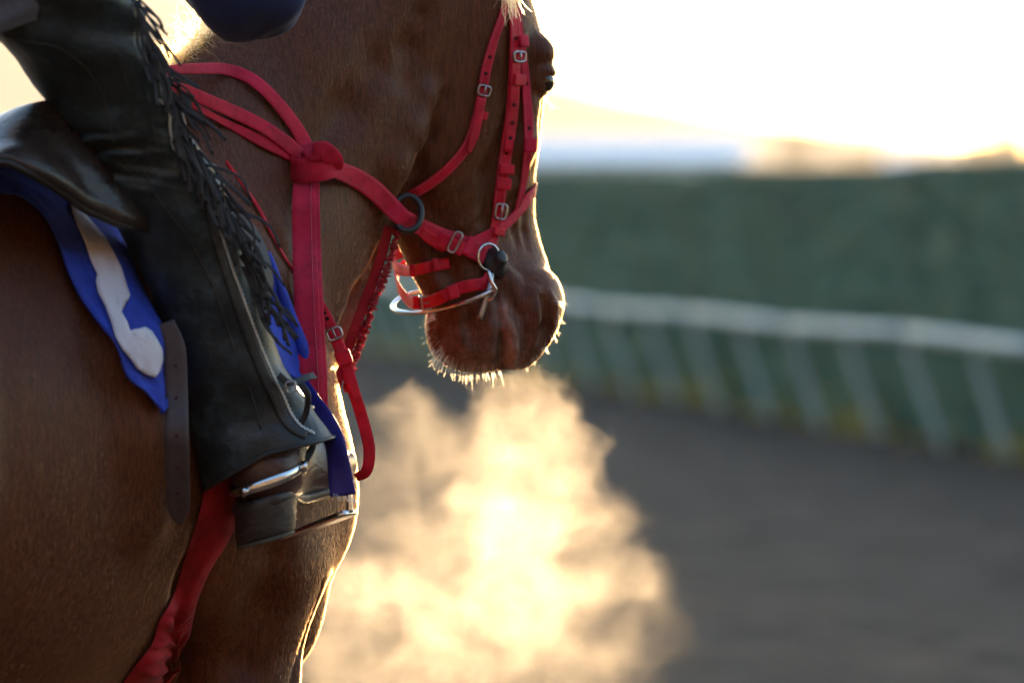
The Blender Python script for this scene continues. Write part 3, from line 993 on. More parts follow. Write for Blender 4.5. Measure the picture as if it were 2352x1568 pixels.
MB().tube(catmull([W(1121, 622, HB - .052), W(1130, 650, HB - .056), W(1139, 668, HB - .05), W(1130, 685, HB - .048), W(1112, 690, HB - .04)], 6), .0032, 8).build('hook', m_steel, bit)
c, nn = cast(BVH_H, 1130, 598)
a = nn.orthogonal().normalized()
lp = [W(1122 + 24 * math.cos(q), 590 + 30 * math.sin(q), c.y - .020) + Vector((0, .012 * math.cos(q), 0)) for q in [2 * math.pi * k / 28 for k in range(28)]]
MB().tube(lp, .0024, 8, closed=True).build('cheek_ring', m_steel, bit)
# rubber bit guard: a squashed cone
ax_n = (nn + Vector((.25, 0, .15))).normalized(); s1 = ax_n.cross(Vector((0, 0, 1))).normalized(); s2 = s1.cross(ax_n)
rings = []
for h, r in [(-.004, .022), (.002, .0235), (.007, .021), (.012, .0150), (.018, .0115), (.024, .0105), (.026, .007)]:
    rings.append([c + Vector((.003, -.004, -.004)) + ax_n * h + (s1 * math.cos(q) * r * .95 + s2 * math.sin(q) * r * 1.15) for q in [2 * math.pi * k / 20 for k in range(20)]])
MB().rings(rings).build('rubber_guard', m_rubber, bit)
# chin straps
lo_ = [Wn(1032, 604, HB), Wn(1008, 608, HB, .008), Wn(980, 614, HB, .009), Wn(955, 620, HB - .01, .010), W(932, 622, HB + .0), W(912, 615, HB + .03), W(903, 600, HB + .06), W(912, 584, HB + .09), W(950, 575, HB + .11), W(1000, 570, HB + .12)]
C = catmull(lo_, 6)
cc_ = W(985, 600, HB + .05)
Mx = [((q - cc_) * Vector((1, 1, .3))).normalized() for q in C]
cs = MB().strap(C, Mx, px(27), .0035).build('chin_strap', m_redl, bridle)
keeper(Wn(1000, 608, HB, .010), Vector((1, .1, .1)), Vector((0, -1, 0)), px(31), px(14), bridle)
keeper(Wn(948, 621, HB - .008, .010), Vector((1, -.2, .1)), Vector((-.2, -1, 0)), px(30), px(12), bridle)
lo_ = [Wn(1124, 634, HB, .010), Wn(1112, 650, HB, .012), Wn(1080, 656, HB, .012), Wn(1050, 664, HB, .012), Wn(1015, 682, HB, .012), W(985, 694, HB - .02), W(965, 697, HB - .005), W(940, 692, HB + .03), W(920, 668, HB + .06), W(910, 640, HB + .09), W(918, 618, HB + .11), W(950, 600, HB + .13)]
C = catmull(lo_, 6)
cc_ = W(1005, 665, HB + .06)
Mx = [((q - cc_) * Vector((1, 1, .3))).normalized() for q in C]
MB().strap(C, Mx, px(30), .0035).build('curb_strap', m_redl, bridle)
keeper(Wn(1040, 670, HB, .014), Vector((1, .2, .3)), Vector((0, -1, 0)), px(33), px(26), bridle)
buckle(W(978, 696, HB - .018), Vector((1, .2, .1)), Vector((-.2, -1, 0)), px(32), px(22), bridle, m_dsteel, r=.002)
keeper(W(958, 694, HB - .002), Vector((1, -.3, .1)), Vector((-.4, -1, 0)), px(32), px(14), bridle)

# ------------------------------------------------------------------ reins, knotted on the neck
reins = empty('reins', W(720, 385, .15))
tag(reins, 'flat red webbing reins knotted over the horse\'s neck', 'reins')
KN = cast(BVH_H, 715, 385)
kd = KN[0].y - .02
strap_on('rein', [(300, 175, -.16), (400, 160, -.06), (455, 158, .02), (520, 163), (585, 190), (645, 250), (690, 315), (708, 352, kd - .005)], [22, 22, 26, 30, 34, 36, 36, 30], reins, m_red, off=.008)
strap_on('rein', [(330, 180, -.14), (420, 205, -.05), (470, 228, .01), (540, 262), (605, 295), (660, 335), (695, 362, kd - .004)], [24, 24, 30, 34, 34, 36, 30], reins, m_red, off=.010)
strap_on('rein', [(440, 240, -.01), (520, 285), (600, 325), (660, 352), (690, 372, kd)], [14, 18, 30, 34, 26], reins, m_red, off=.005)
hang = [(700, 402, kd - .010), (698, 470, kd - .02), (700, 560, kd - .03), (703, 660, kd - .04), (708, 760, kd - .045), (714, 860, kd - .05), (718, 960, kd - .05), (716, 1060, kd - .05)]
hang = [(x_, y_, d_ if y_ < 450 else min(d_, min(cast(BVH_H, x_ + e_, y_, 9)[0].y for e_ in (-28, 0, 28, 40)) - .022)) for x_, y_, d_ in hang]
strap_on('rein_end', hang, [50, 56, 57, 58, 58, 56, 52, 46], reins, m_red, thick=.003, crown=0)
strap_on('rein_end', [(q[0] + 9, q[1] + 2, q[2] + .009) for q in hang], [50, 56, 57, 58, 58, 56, 52, 46], reins, m_red, thick=.003)
C, M = path_on([(q[0] + 16, q[1], q[2] - .004) for q in hang[:-1]], None, 0, 6)
MB().tube(C, .0006, 5).build('stitching', m_thread, reins)
# knot: a wrapped band and a tucked bight
knot = []
kd -= .012
for (x, y, dd) in [(670, 388, .0), (688, 392, -.020), (722, 391, -.027), (755, 385, -.020), (772, 376, .002), (750, 372, .018), (705, 380, .02)]:
    knot.append(W(x, y, kd + dd))
C = catmull(knot, 6, closed=True)
cc_ = W(720, 378, kd)
MB().strap(C, [((q - cc_) * Vector((1, 1, 0))).normalized() for q in C], px(56), .004, closed=True).build('knot', m_red, reins)
strap_on('knot_bight', [(712, 330, kd - .012), (720, 352, kd - .03), (742, 345, kd - .034), (768, 368, kd - .022), (772, 390, kd - .004)], [34, 40, 44, 42, 30], reins, m_red)
# run to the bit
run = [(768, 388, kd - .008), (805, 405), (850, 432), (893, 470), (925, 500, .27), (965, 520, .31), (1010, 540), (1060, 562), (1112, 588)]
strap_on('rein', run, [40, 46, 48, 46, 42, 40, 42, 44, 48], reins, m_red, off=.010, stitch=True)
strap_on('strap_end', [(965, 530, .315), (990, 548), (1020, 556), (1060, 575)], [22, 30, 34, 34], reins, m_redl, off=.018)
c, nn = cast(BVH_H, 1040, 558); buckle(c + nn * .021, Vector((1, 0, -.5)), nn, px(52), px(20), reins, m_dsteel, r=.0022, prong=False)
c, nn = cast(BVH_H, 1068, 570); keeper(c + nn * .014, Vector((1, 0, -.5)), nn, px(50), px(20), reins, m_red)
c, nn = cast(BVH_H, 1018, 548); keeper(c + nn * .016, Vector((1, 0, -.5)), nn, px(46), px(26), reins, m_red)

# ------------------------------------------------------------------ martingale
mart = empty('martingale', W(800, 800, .2))
tag(mart, 'red martingale with black ring and fleece strap under the neck', 'martingale')
rc = W(936, 490, .285)
rg = [rc + Vector((px(33) * math.cos(q), .012 * math.sin(q + .5), px(42) * math.sin(q))) for q in [2 * math.pi * k / 36 for k in range(36)]]
MB().tube(rg, .0052, 10, closed=True).build('rein_ring', m_rubber, mart)
fk = [(893, 520, .30), (880, 575, .29), (862, 630, .285), (838, 695, .27), (815, 755, .25), (800, 800, .24), (785, 850, .23), (772, 895, .22)]
o, C, M = strap_on('fork_strap', fk, [22, 24, 25, 25, 24, 24, 20, 18], mart, m_redd, crown=0)
# fleece edging: many little tufts
mb = MB(); r_ = np.random.RandomState(5)
for i in range(520):
    t = r_.rand() * (len(C) - 1); k = min(int(t), len(C) - 2)
    p = C[k].lerp(C[k + 1], t - k) + Vector((.010 + .006 * r_.rand(), .004 * r_.randn(), .004 * r_.randn()))
    s = .0022 + .002 * r_.rand()
    dr = Vector((1 + r_.randn() * .5, r_.randn() * .6, r_.randn() * .7)).normalized()
    a = dr.orthogonal().normalized(); b = dr.cross(a)
    mb.add([p + a * s, p + b * s, p - a * s, p - b * s, p + dr * s * 2.6], [(0, 1, 4), (1, 2, 4), (2, 3, 4), (3, 0, 4), (3, 2, 1, 0)])
o = mb.build('fleece', m_fleece, mart); o['kind'] = 'stuff'
strap_on('neck_strap', [(520, 372, .0), (560, 432), (592, 480), (622, 540), (650, 590), (672, 622), (700, 660), (735, 705, .02)], [10, 10, 11, 12, 12, 13, 16, 22], mart, m_redl, off=.006)
hg = [(728, 690, .06), (748, 725, .055), (768, 768, .05), (788, 820, .045), (808, 885, .04), (832, 960, .05), (848, 1030, .055), (842, 1080, .06), (818, 1096, .08)]
o, C, M = strap_on('hanging_strap', hg, [24, 26, 27, 28, 28, 28, 28, 26, 20], mart, m_redl, holes=[.12, .16, .42])
strap_on('strap_end', [(772, 780, .040), (790, 825, .036), (808, 880, .032), (822, 915, .034)], [26, 28, 28, 16], mart, m_redl)
buckle(W(768, 766, .04), Vector((-.4, 0, 1)), Vector((0, -1, 0)), px(34), px(26), mart, r=.0024)
keeper(W(790, 822, .036), Vector((-.35, 0, 1)), Vector((0, -1, 0)), px(36), px(36), mart)

# ------------------------------------------------------------------ saddle
saddle = empty('saddle', B(-.45, 0, 1.5))
tag(saddle, 'brown leather exercise saddle on the horse\'s back', 'saddle')
def mirror_body(p):
    p = np.array(p); v = (p - BO) @ BR
    return Vector(p - 2 * v * BR)
rim = [(-120, 400, -.52), (-60, 372, -.50), (-15, 342, -.47), (20, 310, -.45), (55, 276, -.43), (88, 253, -.41), (122, 246, -.40), (160, 262, -.38), (215, 305, -.34), (300, 330, -.28), (380, 300, -.22)]
low = [(-120, 420, -.54), (-60, 398, -.54), (0, 372, -.53), (50, 388, -.52), (100, 415, -.50), (150, 448, -.47), (195, 480, -.44), (240, 500, -.42), (290, 520, -.40), (370, 530, -.33), (450, 510, -.24)]
R1 = catmull([W(*q) for q in rim], 4); R2 = catmull([W(*q) for q in low], 4)
grid = []
for a, b in zip(R1, R2):
    la, lb = mirror_body(a), mirror_body(b)
    row = []
    for t in np.linspace(0, 1, 9):
        p = b.lerp(a, t); p = p + Vector(BR) * (.010 * math.sin(t * math.pi) + .003 * math.sin(t * 11 + len(grid) * .35))
        row.append(p)
    for t in np.linspace(0, 1, 11)[1:-1]:
        p = a.lerp(la, t); p.z -= .045 * math.sin(t * math.pi) ** 1.5
        row.append(p)
    for t in np.linspace(0, 1, 9):
        p = la.lerp(lb, t); p = p - Vector(BR) * (.010 * math.sin(t * math.pi))
        row.append(p)
    grid.append(row)
nv = len(grid[0])
V = [p for r in grid for p in r]
F = [(i * nv + j, i * nv + j + 1, (i + 1) * nv + j + 1, (i + 1) * nv + j) for i in range(len(grid) - 1) for j in range(nv - 1)]
so = pydata('seat', V, F, m_saddle, saddle)
sm = so.modifiers.new('thick', 'SOLIDIFY'); sm.thickness = .012; sm.offset = -1
for side in (0, 1):      # rolled rim and lower welt
    L = [p if side == 0 else mirror_body(p) for p in R1]
    MB().tube([p + Vector((0, 0, -.002)) for p in L], .0062, 8).build('rim_piping', m_saddle, saddle)
    L = [p if side == 0 else mirror_body(p) for p in R2]
    MB().tube(L, .0065, 8).build('welt', m_rubber, saddle)
# stitched line on the cantle
# flap on the horse's side, its front edge shows beyond the rider's leg
def patch(name, outline_a, outline_b, parent, mat, off=.012, wr=.0, nu=40, nv_=10, thick=.004, bvh=None, seed=1, bulge=0.0):
    """sheet between two plan curves, lying on the horse"""
    bvh = bvh or BVH_H
    A = catmull([Vector((a[0], a[1], 0)) for a in outline_a], 8); Bq = catmull([Vector((a[0], a[1], 0)) for a in outline_b], 8)
    ia = np.linspace(0, len(A) - 1, nu); ib = np.linspace(0, len(Bq) - 1, nu)
    def at(L, t):
        i = min(int(t), len(L) - 2); return L[i].lerp(L[i + 1], t - i)
    rows = []
    for u in range(nu):
        a, b = at(A, ia[u]), at(Bq, ib[u])
        row = []
        for v in range(nv_):
            q = a.lerp(b, v / (nv_ - 1))
            p, nn = cast(bvh, q.x, q.y)
            row.append([p, nn])
        rows.append(row)
    PP = np.array([[list(c[0]) for c in r] for r in rows]); NN = np.array([[list(c[1]) for c in r] for r in rows])
    for _ in range(3):       # relax normals and depth so the sheet hangs smoothly
        NN[1:-1] = (NN[:-2] + 2 * NN[1:-1] + NN[2:]) / 4; NN[:, 1:-1] = (NN[:, :-2] + 2 * NN[:, 1:-1] + NN[:, 2:]) / 4
    NN /= np.linalg.norm(NN, axis=2)[..., None]
    U, Vv = np.meshgrid(np.linspace(0, 1, nu), np.linspace(0, 1, nv_), indexing='ij')
    wrk = wr * fbm(U * 6 + Vv * 2, Vv * 5, seed, 3, 2.2)
    VW = np.array(CAMV) - PP; VW /= np.linalg.norm(VW, axis=2)[..., None]
    PP = PP + VW * off * 1.35 + NN * (wrk + bulge * np.sin(Vv * math.pi))[..., None]
    V = PP.reshape(-1, 3)
    F = [(i * nv_ + j, i * nv_ + j + 1, (i + 1) * nv_ + j + 1, (i + 1) * nv_ + j) for i in range(nu - 1) for j in range(nv_ - 1)]
    f0 = F[len(F) // 2]; vv = [Vector(V[i]) for i in f0]
    if (vv[1] - vv[0]).cross(vv[2] - vv[0]).dot(CAMV - vv[0]) < 0: F = [q[::-1] for q in F]
    o = pydata(name, V, F, mat, parent)
    sm = o.modifiers.new('thick', 'SOLIDIFY'); sm.thickness = thick; sm.offset = -1
    return o
patch('flap', [(300, 480), (340, 640), (400, 800), (480, 860), (560, 800)], [(485, 410), (524, 448), (556, 485), (586, 520), (610, 562), (624, 612), (628, 660), (618, 705), (598, 750)], saddle, simple_mat('flap_leather', (0.018, 0.015, 0.020), (0.032, 0.027, 0.034), 30, .55, 0, .2), off=.034, thick=.006)
# billet strap hanging behind the rider's leg
bl = [(378, 740), (398, 800), (402, 900), (404, 1000), (406, 1100), (408, 1165), (410, 1200)]
bl = [(x_ + 2, y_, min(cast(BVH_H, x_ + e_, y_)[0].y for e_ in (-30, 0, 32)) - .012) for x_, y_ in bl]
o, C, M = strap_on('billet_strap', bl, [40, 50, 52, 52, 52, 50, 18], saddle, m_billet, off=.032, thick=.005, n=7)
for t in (.25, .38, .5, .62, .74, .86):
    i = int(t * (len(C) - 1)); hole(C[i] + M[i] * .0036, M[i], px(3.2), o)

# ------------------------------------------------------------------ saddle cloth with its white number
cloth = empty('saddle_cloth', B(-.45, .25, 1.3))
tag(cloth, 'blue saddle cloth with a large white numeral under the saddle', 'saddle cloth')
co = patch('cloth', [(-90, 400), (0, 430), (32, 440), (75, 465), (108, 505), (135, 560), (162, 625), (200, 700), (235, 755), (268, 795), (285, 850), (305, 880), (335, 900), (374, 945)],
           [(-90, 350), (0, 360), (70, 380), (150, 425), (215, 470), (265, 520), (300, 590), (330, 660), (360, 720), (385, 775), (400, 820), (410, 860), (415, 900), (376, 950)], cloth, m_blue, off=.020, wr=.0045, nu=60, nv_=16, thick=.004, seed=3)
BVH_C = bvh_of(co)
def decal(name, poly, bvh, off, parent, mat):
    bm = bmesh.new()
    vs_ = [bm.verts.new((x, -y, 0)) for x, y in poly]
    f = bm.faces.new(vs_)
    bmesh.ops.triangulate(bm, faces=[f])
    for _ in range(3):
        bmesh.ops.subdivide_edges(bm, edges=[e for e in bm.edges if e.calc_length() > 14], cuts=1)
        bmesh.ops.triangulate(bm, faces=bm.faces[:])
    last = None
    for v in bm.verts:
        d = (W(v.co.x, -v.co.y, 0) - CAMV).normalized()
        h = bvh.ray_cast(CAMV, d, 30)
        p = h[0] if h[0] is not None else W(v.co.x, -v.co.y, -.3)
        v.co = p - d * off
    me = bpy.data.meshes.new(name); bm.to_mesh(me); bm.free()
    o = link(name, me, mat, parent)
    sm = o.modifiers.new('thick', 'SOLIDIFY'); sm.thickness = .0015; sm.offset = 0
    return o
cr = [(475, -204), (500, -100), (530, -10), (545, 10), (580, 90), (620, 220), (665, 310), (655, 360), (670, 440), (720, 530), (760, 640), (790, 740), (840, 830), (900, 900), (940, 960), (1000, 1000), (1060, 1020), (1090, 980),
      (1115, 900), (1110, 830), (1075, 760), (1035, 700), (990, 675), (1015, 740), (1000, 780), (930, 750), (890, 700), (870, 640), (830, 570), (790, 500), (820, 440), (890, 460), (860, 370), (830, 270), (770, 150), (730, 80), (660, -10), (560, -120)]
decal('numeral', [(x * .336, y * .336 + 524) for x, y in cr], BVH_C, .006, cloth, m_white)
# rolled front edge and the frayed blue tie
patch('front_panel', [(560, 560), (580, 680), (610, 780), (650, 850), (690, 872)], [(616, 585), (638, 638), (660, 698), (688, 772), (708, 852)], cloth, m_blue, off=.022, wr=.003, nu=30, nv_=8)
C, M = path_on([(x, y, cast(BVH_H, x, y)[0].y - .030) for x, y in [(612, 580), (634, 635), (656, 695), (686, 772), (712, 856)]], None, .0, 6)
rings = []
for i, p in enumerate(C):
    t = (C[min(i + 1, len(C) - 1)] - C[max(i - 1, 0)]).normalized(); nn = (M[i] - t * M[i].dot(t)).normalized(); sd = t.cross(nn)
    r = px(9 + 7 * i / len(C))
    rings.append([p + (sd * math.cos(q) + nn * math.sin(q)) * r * (1 + .08 * math.sin(i * .7)) for q in [2 * math.pi * k / 16 for k in range(16)]])
t = (C[-1] - C[-2]).normalized()
inner = [[rings[-1][k].lerp(C[-1], .35) + t * .002 for k in range(16)], [rings[-1][k].lerp(C[-1], .45) - t * .03 for k in range(16)]]
MB().rings(rings + inner).build('front_roll', m_blue, cloth)
tie = [(690, 872, -.04), (714, 915, -.10), (744, 962, -.16), (768, 1015, -.20), (779, 1075, -.21), (788, 1138, -.21)]
C = catmull([W(*q) for q in tie], 6); Mx = [Vector((-.35 + .3 * math.sin(i * .25), -1, .15 * math.cos(i * .4))).normalized() for i in range(len(C))]
to = MB().strap(C, Mx, [px(28), px(40), px(48), px(56), px(58), px(58)], .0016, 0).build('blue_tie', m_bluen, cloth)
mb = MB()
for i in range(46):       # frayed threads along the cut end and edge
    f = r_.rand()
    e = C[-1] + Vector((px(-24 + 50 * f), 0, px(6 - 12 * f)))
    if i > 26: e = C[-1 - int(r_.rand() * 14)] + Vector((px(24), 0, 0))
    dr = Vector((.25 * r_.randn() + (.5 if i > 26 else 0.1), r_.randn() * .3, -1)).normalized()
    L = .004 + .008 * r_.rand()
    mb.tube([e, e + dr * L * .6, e + dr * L + Vector((.002 * r_.randn(), 0, 0))], .0004, 4)
o = mb.build('frayed_threads', m_white, cloth); o['kind'] = 'stuff'

# ------------------------------------------------------------------ girth with red cover
girth = empty('girth', W(420, 1380, -.1))
tag(girth, 'wrinkled red girth cover running down behind the rider\'s boot', 'girth')
GL = [(467, 1090), (450, 1170), (433, 1236), (408, 1310), (380, 1384), (360, 1425), (343, 1468), (302, 1525), (272, 1575), (230, 1640)]
GR = [(515, 1090), (532, 1170), (522, 1230), (490, 1290), (455, 1365), (446, 1405), (438, 1450), (420, 1508), (394, 1555), (350, 1640)]
A = catmull([Vector((a, b, 0)) for a, b in GL], 14); Bq = catmull([Vector((a, b, 0)) for a, b in GR], 14)
rows = []
for i, (a, b) in enumerate(zip(A, Bq)):
    s = i / len(A); row = []
    for v in np.linspace(0, 1, 15):
        q = a.lerp(b, v)
        row.append(cast(BVH_H, q.x, q.y))
    rows.append(row)
PP = np.array([[list(c[0]) for c in r] for r in rows]); NN = np.array([[list(c[1]) for c in r] for r in rows])
for _ in range(6):
    NN[1:-1] = (NN[:-2] + 2 * NN[1:-1] + NN[2:]) / 4
    PP[1:-1] = (PP[:-2] + 2 * PP[1:-1] + PP[2:]) / 4
NN /= np.linalg.norm(NN, axis=2)[..., None]
I, J = np.meshgrid(np.linspace(0, 1, len(A)), np.linspace(0, 1, 15), indexing='ij')
fold = np.clip((I - .40) / .25, 0, 1)
wr = fold * np.sin(J * math.pi) ** .5 * (.0050 * np.sin(I * 47 + 4.2 * np.sin(J * 2.6 + I * 11) + 2.0 * np.sin(I * 17)) + .0038 * np.sin(I * 83 + J * 6 + 2 + 2.5 * np.sin(J * 4 - I * 23))) + .0015 * np.sin(I * 20 + J * 5)
PP = PP + NN * (.006 + .022 * np.sin(J * math.pi) ** .6 + wr)[..., None]
nvv = 15
pydata('cover', PP.reshape(-1, 3), [(i * nvv + j, i * nvv + j + 1, (i + 1) * nvv + j + 1, (i + 1) * nvv + j) for i in range(len(A) - 1) for j in range(nvv - 1)], m_redd, girth)
# ================================================================== rider
person = empty('person', W(560, 1150, -.15))
tag(person, 'rider in fringed black leather chaps and blue jacket, foot in the stirrup', 'person')
def leather(name, c1, c2, rough, worn=0.0):
    m, nt, b = mat_new(name)
    n1 = noise(nt, 13, 8, .7)
    n2 = noise(nt, 70, 5, .6)
    r = ramp(nt, n1.outputs[0], [(0.30, c1), (0.55, c2), (0.74, tuple(x * (1 + 2.2 * worn) + .012 * worn for x in c2))])
    nt.links.new(r.outputs[0], b.inputs['Base Color'])
    mr = N(nt, 'ShaderNodeMapRange'); mr.inputs[3].default_value = rough - .12; mr.inputs[4].default_value = rough + .14
    nt.links.new(n1.outputs[0], mr.inputs[0]); nt.links.new(mr.outputs[0], b.inputs['Roughness'])
    bp = bump(nt, b, n2.outputs[0], .22, .0012)
    n3 = noise(nt, 340, 3, .6)
    bp = bump(nt, b, n3.outputs[0], .3, .0004, bp)
    n4 = noise(nt, 16, 5, .6, dist=1.6)             # creases
    bump(nt, b, n4.outputs[0], .45, .006, bp)
    return m
m_chap = leather('worn_black_leather', (0.0034, 0.0072, 0.0095), (0.0190, 0.0345, 0.0430), .44, 1.0)
m_chap2 = leather('scuffed_leather_edge', (0.012, 0.015, 0.016), (0.032, 0.038, 0.040), .42, .9)
m_fringe = leather('fringe_leather', (0.0026, 0.0036, 0.0055), (0.0070, 0.0095, 0.014), .5, .5)
m_seam = leather('seam_leather', (0.022, 0.024, 0.024), (0.040, 0.042, 0.040), .55, .4)
m_boot = leather('dark_brown_boot_leather', (0.032, 0.014, 0.012), (0.072, 0.034, 0.028), .30, .5)
m_heel = leather('stacked_heel', (0.014, 0.011, 0.011), (0.034, 0.027, 0.026), .42, .8)
m_sole = simple_mat('sole', (0.05, 0.042, 0.025), (0.085, 0.07, 0.045), 40, .7, 0, .3)
m_denim = simple_mat('grey_denim', (0.11, 0.14, 0.19), (0.17, 0.20, 0.26), 120, .85, 0, .4, .001)
m_jacket = simple_mat('dark_blue_fleece', (0.007, 0.014, 0.065), (0.020, 0.044, 0.17), 9, .92, 0, .6, .0015)
m_jacket.node_tree.nodes['Principled BSDF'].inputs['Sheen Weight'].default_value = .15
m_skin = simple_mat('skin', (0.35, 0.18, 0.12), (0.42, 0.24, 0.16), 20, .6)

# leg sections down the thigh and calf: row left, row right, depth of the axis
LEG = [(-170, -150, 190, -.52), (-90, -95, 240, -.50), (-10, -45, 308, -.47), (60, -22, 330, -.45), (120, 15, 352, -.43), (180, 72, 380, -.41), (240, 115, 410, -.385), (290, 142, 430, -.37), (325, 160, 446, -.36),
       (355, 172, 466, -.345), (385, 190, 492, -.335), (430, 218, 518, -.325), (490, 250, 540, -.31), (560, 292, 558, -.295), (640, 326, 582, -.28), (740, 364, 614, -.26), (850, 400, 654, -.235), (920, 428, 686, -.22), (965, 440, 712, -.21), (1000, 452, 742, -.205), (1040, 466, 772, -.20)]
ys = np.array([q[0] for q in LEG], float)
def leg_at(y):
    return [np.interp(y, ys, [q[k] for q in LEG]) for k in (1, 2, 3)]
NR, NS = 190, 64
V = []
rl = np.linspace(-170, 1040, NR)
for i, y in enumerate(rl):
    xl, xr, d = leg_at(y)
    for k in range(NS):
        a = 2 * math.pi * k / NS
        u = math.cos(a); w = math.sin(a)                     # u: across, w: towards the lens
        # rows tilt: the right side of the calf ends higher (flared cuff)
        cuff = np.clip((y - 760) / 280, 0, 1)
        yy = y + (-38 * u * cuff if u > 0 else -86 * u * cuff)
        xx = (xl + xr) / 2 + (xr - xl) / 2 * math.copysign(abs(u) ** .94, u)
        h = (xr - xl) / 2 / PPM * .86
        dd = d - math.copysign(abs(w) ** .9, w) * h
        # folds behind the knee and slack along the calf
        kn = math.exp(-((y - 365) / 62) ** 2)
        ph = y * .062 + 1.3 * u + .9 * math.sin(2.3 * a + .5) + .7 * math.sin(y * .031 - 1.7 * a) + .5 * math.sin(a * 5 + y * .05)
        ph2 = y * .11 - 1.9 * u + 1.1 * math.sin(3.1 * a + 2) + .6 * math.sin(y * .05 + 2 * a)
        f = kn * ((.0105 * (1 - 1.7 * abs(math.sin(ph))) * (.7 - .4 * u)) + .0055 * (1 - 1.7 * abs(math.sin(ph2))) * (.6 - .3 * u))
        f += .0022 * math.sin(y * .035 + a * 2) + .0018 * math.sin(y * .021 - a * 3 + 1)
        th = np.clip((300 - y) / 200, 0, 1)
        f += th * .004 * math.sin(y * .05 + a * 1.5)
        ank = math.exp(-((y - 980) / 40) ** 2)
        f += ank * .0008 * math.sin(y * .1 + a * 5)
        p = W(xx, yy, dd)
        c = W((xl + xr) / 2, y, d)
        nrm = (p - c); nrm.z *= .2; nrm.normalize()
        V.append(p + nrm * f)
F = [(i * NS + k, i * NS + (k + 1) % NS, (i + 1) * NS + (k + 1) % NS, (i + 1) * NS + k) for i in range(NR - 1) for k in range(NS)]
chaps = pydata('chaps', V, F, m_chap, person)
sm = chaps.modifiers.new('thick', 'SOLIDIFY'); sm.thickness = .003; sm.offset = -1
BVH_L = BVHTree.FromPolygons([tuple(v) for v in V], F)
# the leg itself inside the chaps, up to the hip
MB().tube(catmull([W(60, -260, -.54), W(150, 0, -.47), W(300, 350, -.355), (W(420, 700, -.27)), W(585, 1080, -.19)], 8), [.07, .062, .044, .040, .030], 20).build('body', m_skin, person)
# cuff binding at the bottom edge, leather facing along the zip
cuff = [V[(NR - 1) * NS + k] for k in range(NS)]
MB().tube(cuff, .0030, 8, closed=True).build('cuff_binding', m_chap2, chaps)
def on_leg(pts, off=.003, n=6):
    return path_on(pts, BVH_L, off, n)
ZIP = [(362, 228), (386, 252), (388, 290), (398, 340), (425, 358), (449, 368), (466, 408), (484, 455), (497, 500), (509, 545), (530, 610), (550, 665), (568, 715), (598, 795), (628, 866), (648, 905), (668, 950), (692, 980), (722, 996)]
ZIP = [(min(x, leg_at(y)[1] - 12), y) for x, y in ZIP]
C, M = on_leg(ZIP, .003, 12)
# resample evenly
L = [0]
for a, b in zip(C, C[1:]): L.append(L[-1] + (b - a).length)
tot = L[-1]; npos = int(tot / .0034)
mb = MB()
for i in range(npos):
    s = tot * i / npos
    k = min(np.searchsorted(L, s, 'right') - 1, len(C) - 2); f = (s - L[k]) / max(L[k + 1] - L[k], 1e-9)
    p = C[k].lerp(C[k + 1], f); t = (C[k + 1] - C[k]).normalized(); nn = M[k]; nn = (nn - t * nn.dot(t)).normalized(); sd = t.cross(nn)
    mb.box(p + sd * (.0007 if i % 2 else -.0007) + nn * .0012, (sd, t, nn), (.0016, .0011, .0011), .2)
mb.strap(C, M, px(4.2), .0012, 0)
z = mb.build('zip', simple_mat('nickel_zip', (0.62, 0.61, 0.57), (0.80, 0.78, 0.72), 80, .45, .45, .1, .0003), chaps, smooth=False); z['kind'] = 'stuff'
fac = [(x - 13 - 5 * max(0, (y - 500) / 500), y + 2) for x, y in ZIP[6:]]
C, M = on_leg(fac, .002, 6)
MB().strap(C, M, [px(10), px(14), px(18), px(24), px(26), px(26), px(24)], .0026, .4).build('zip_facing', m_chap2, chaps)
for pts in ([(8, 82), (60, 96), (130, 108), (190, 150), (225, 195), (243, 240), (252, 290), (262, 325), (248, 345), (262, 365), (300, 398)], [(330, 388), (360, 450), (400, 505), (440, 560), (490, 660), (530, 780), (575, 900), (600, 985)],
            [(270, 120), (285, 175), (300, 215)], [(350, 290), (362, 340)]):
    C, M = on_leg(pts, .0008, 8)
    MB().tube(C, .0011, 6).build('seam', m_seam, chaps)

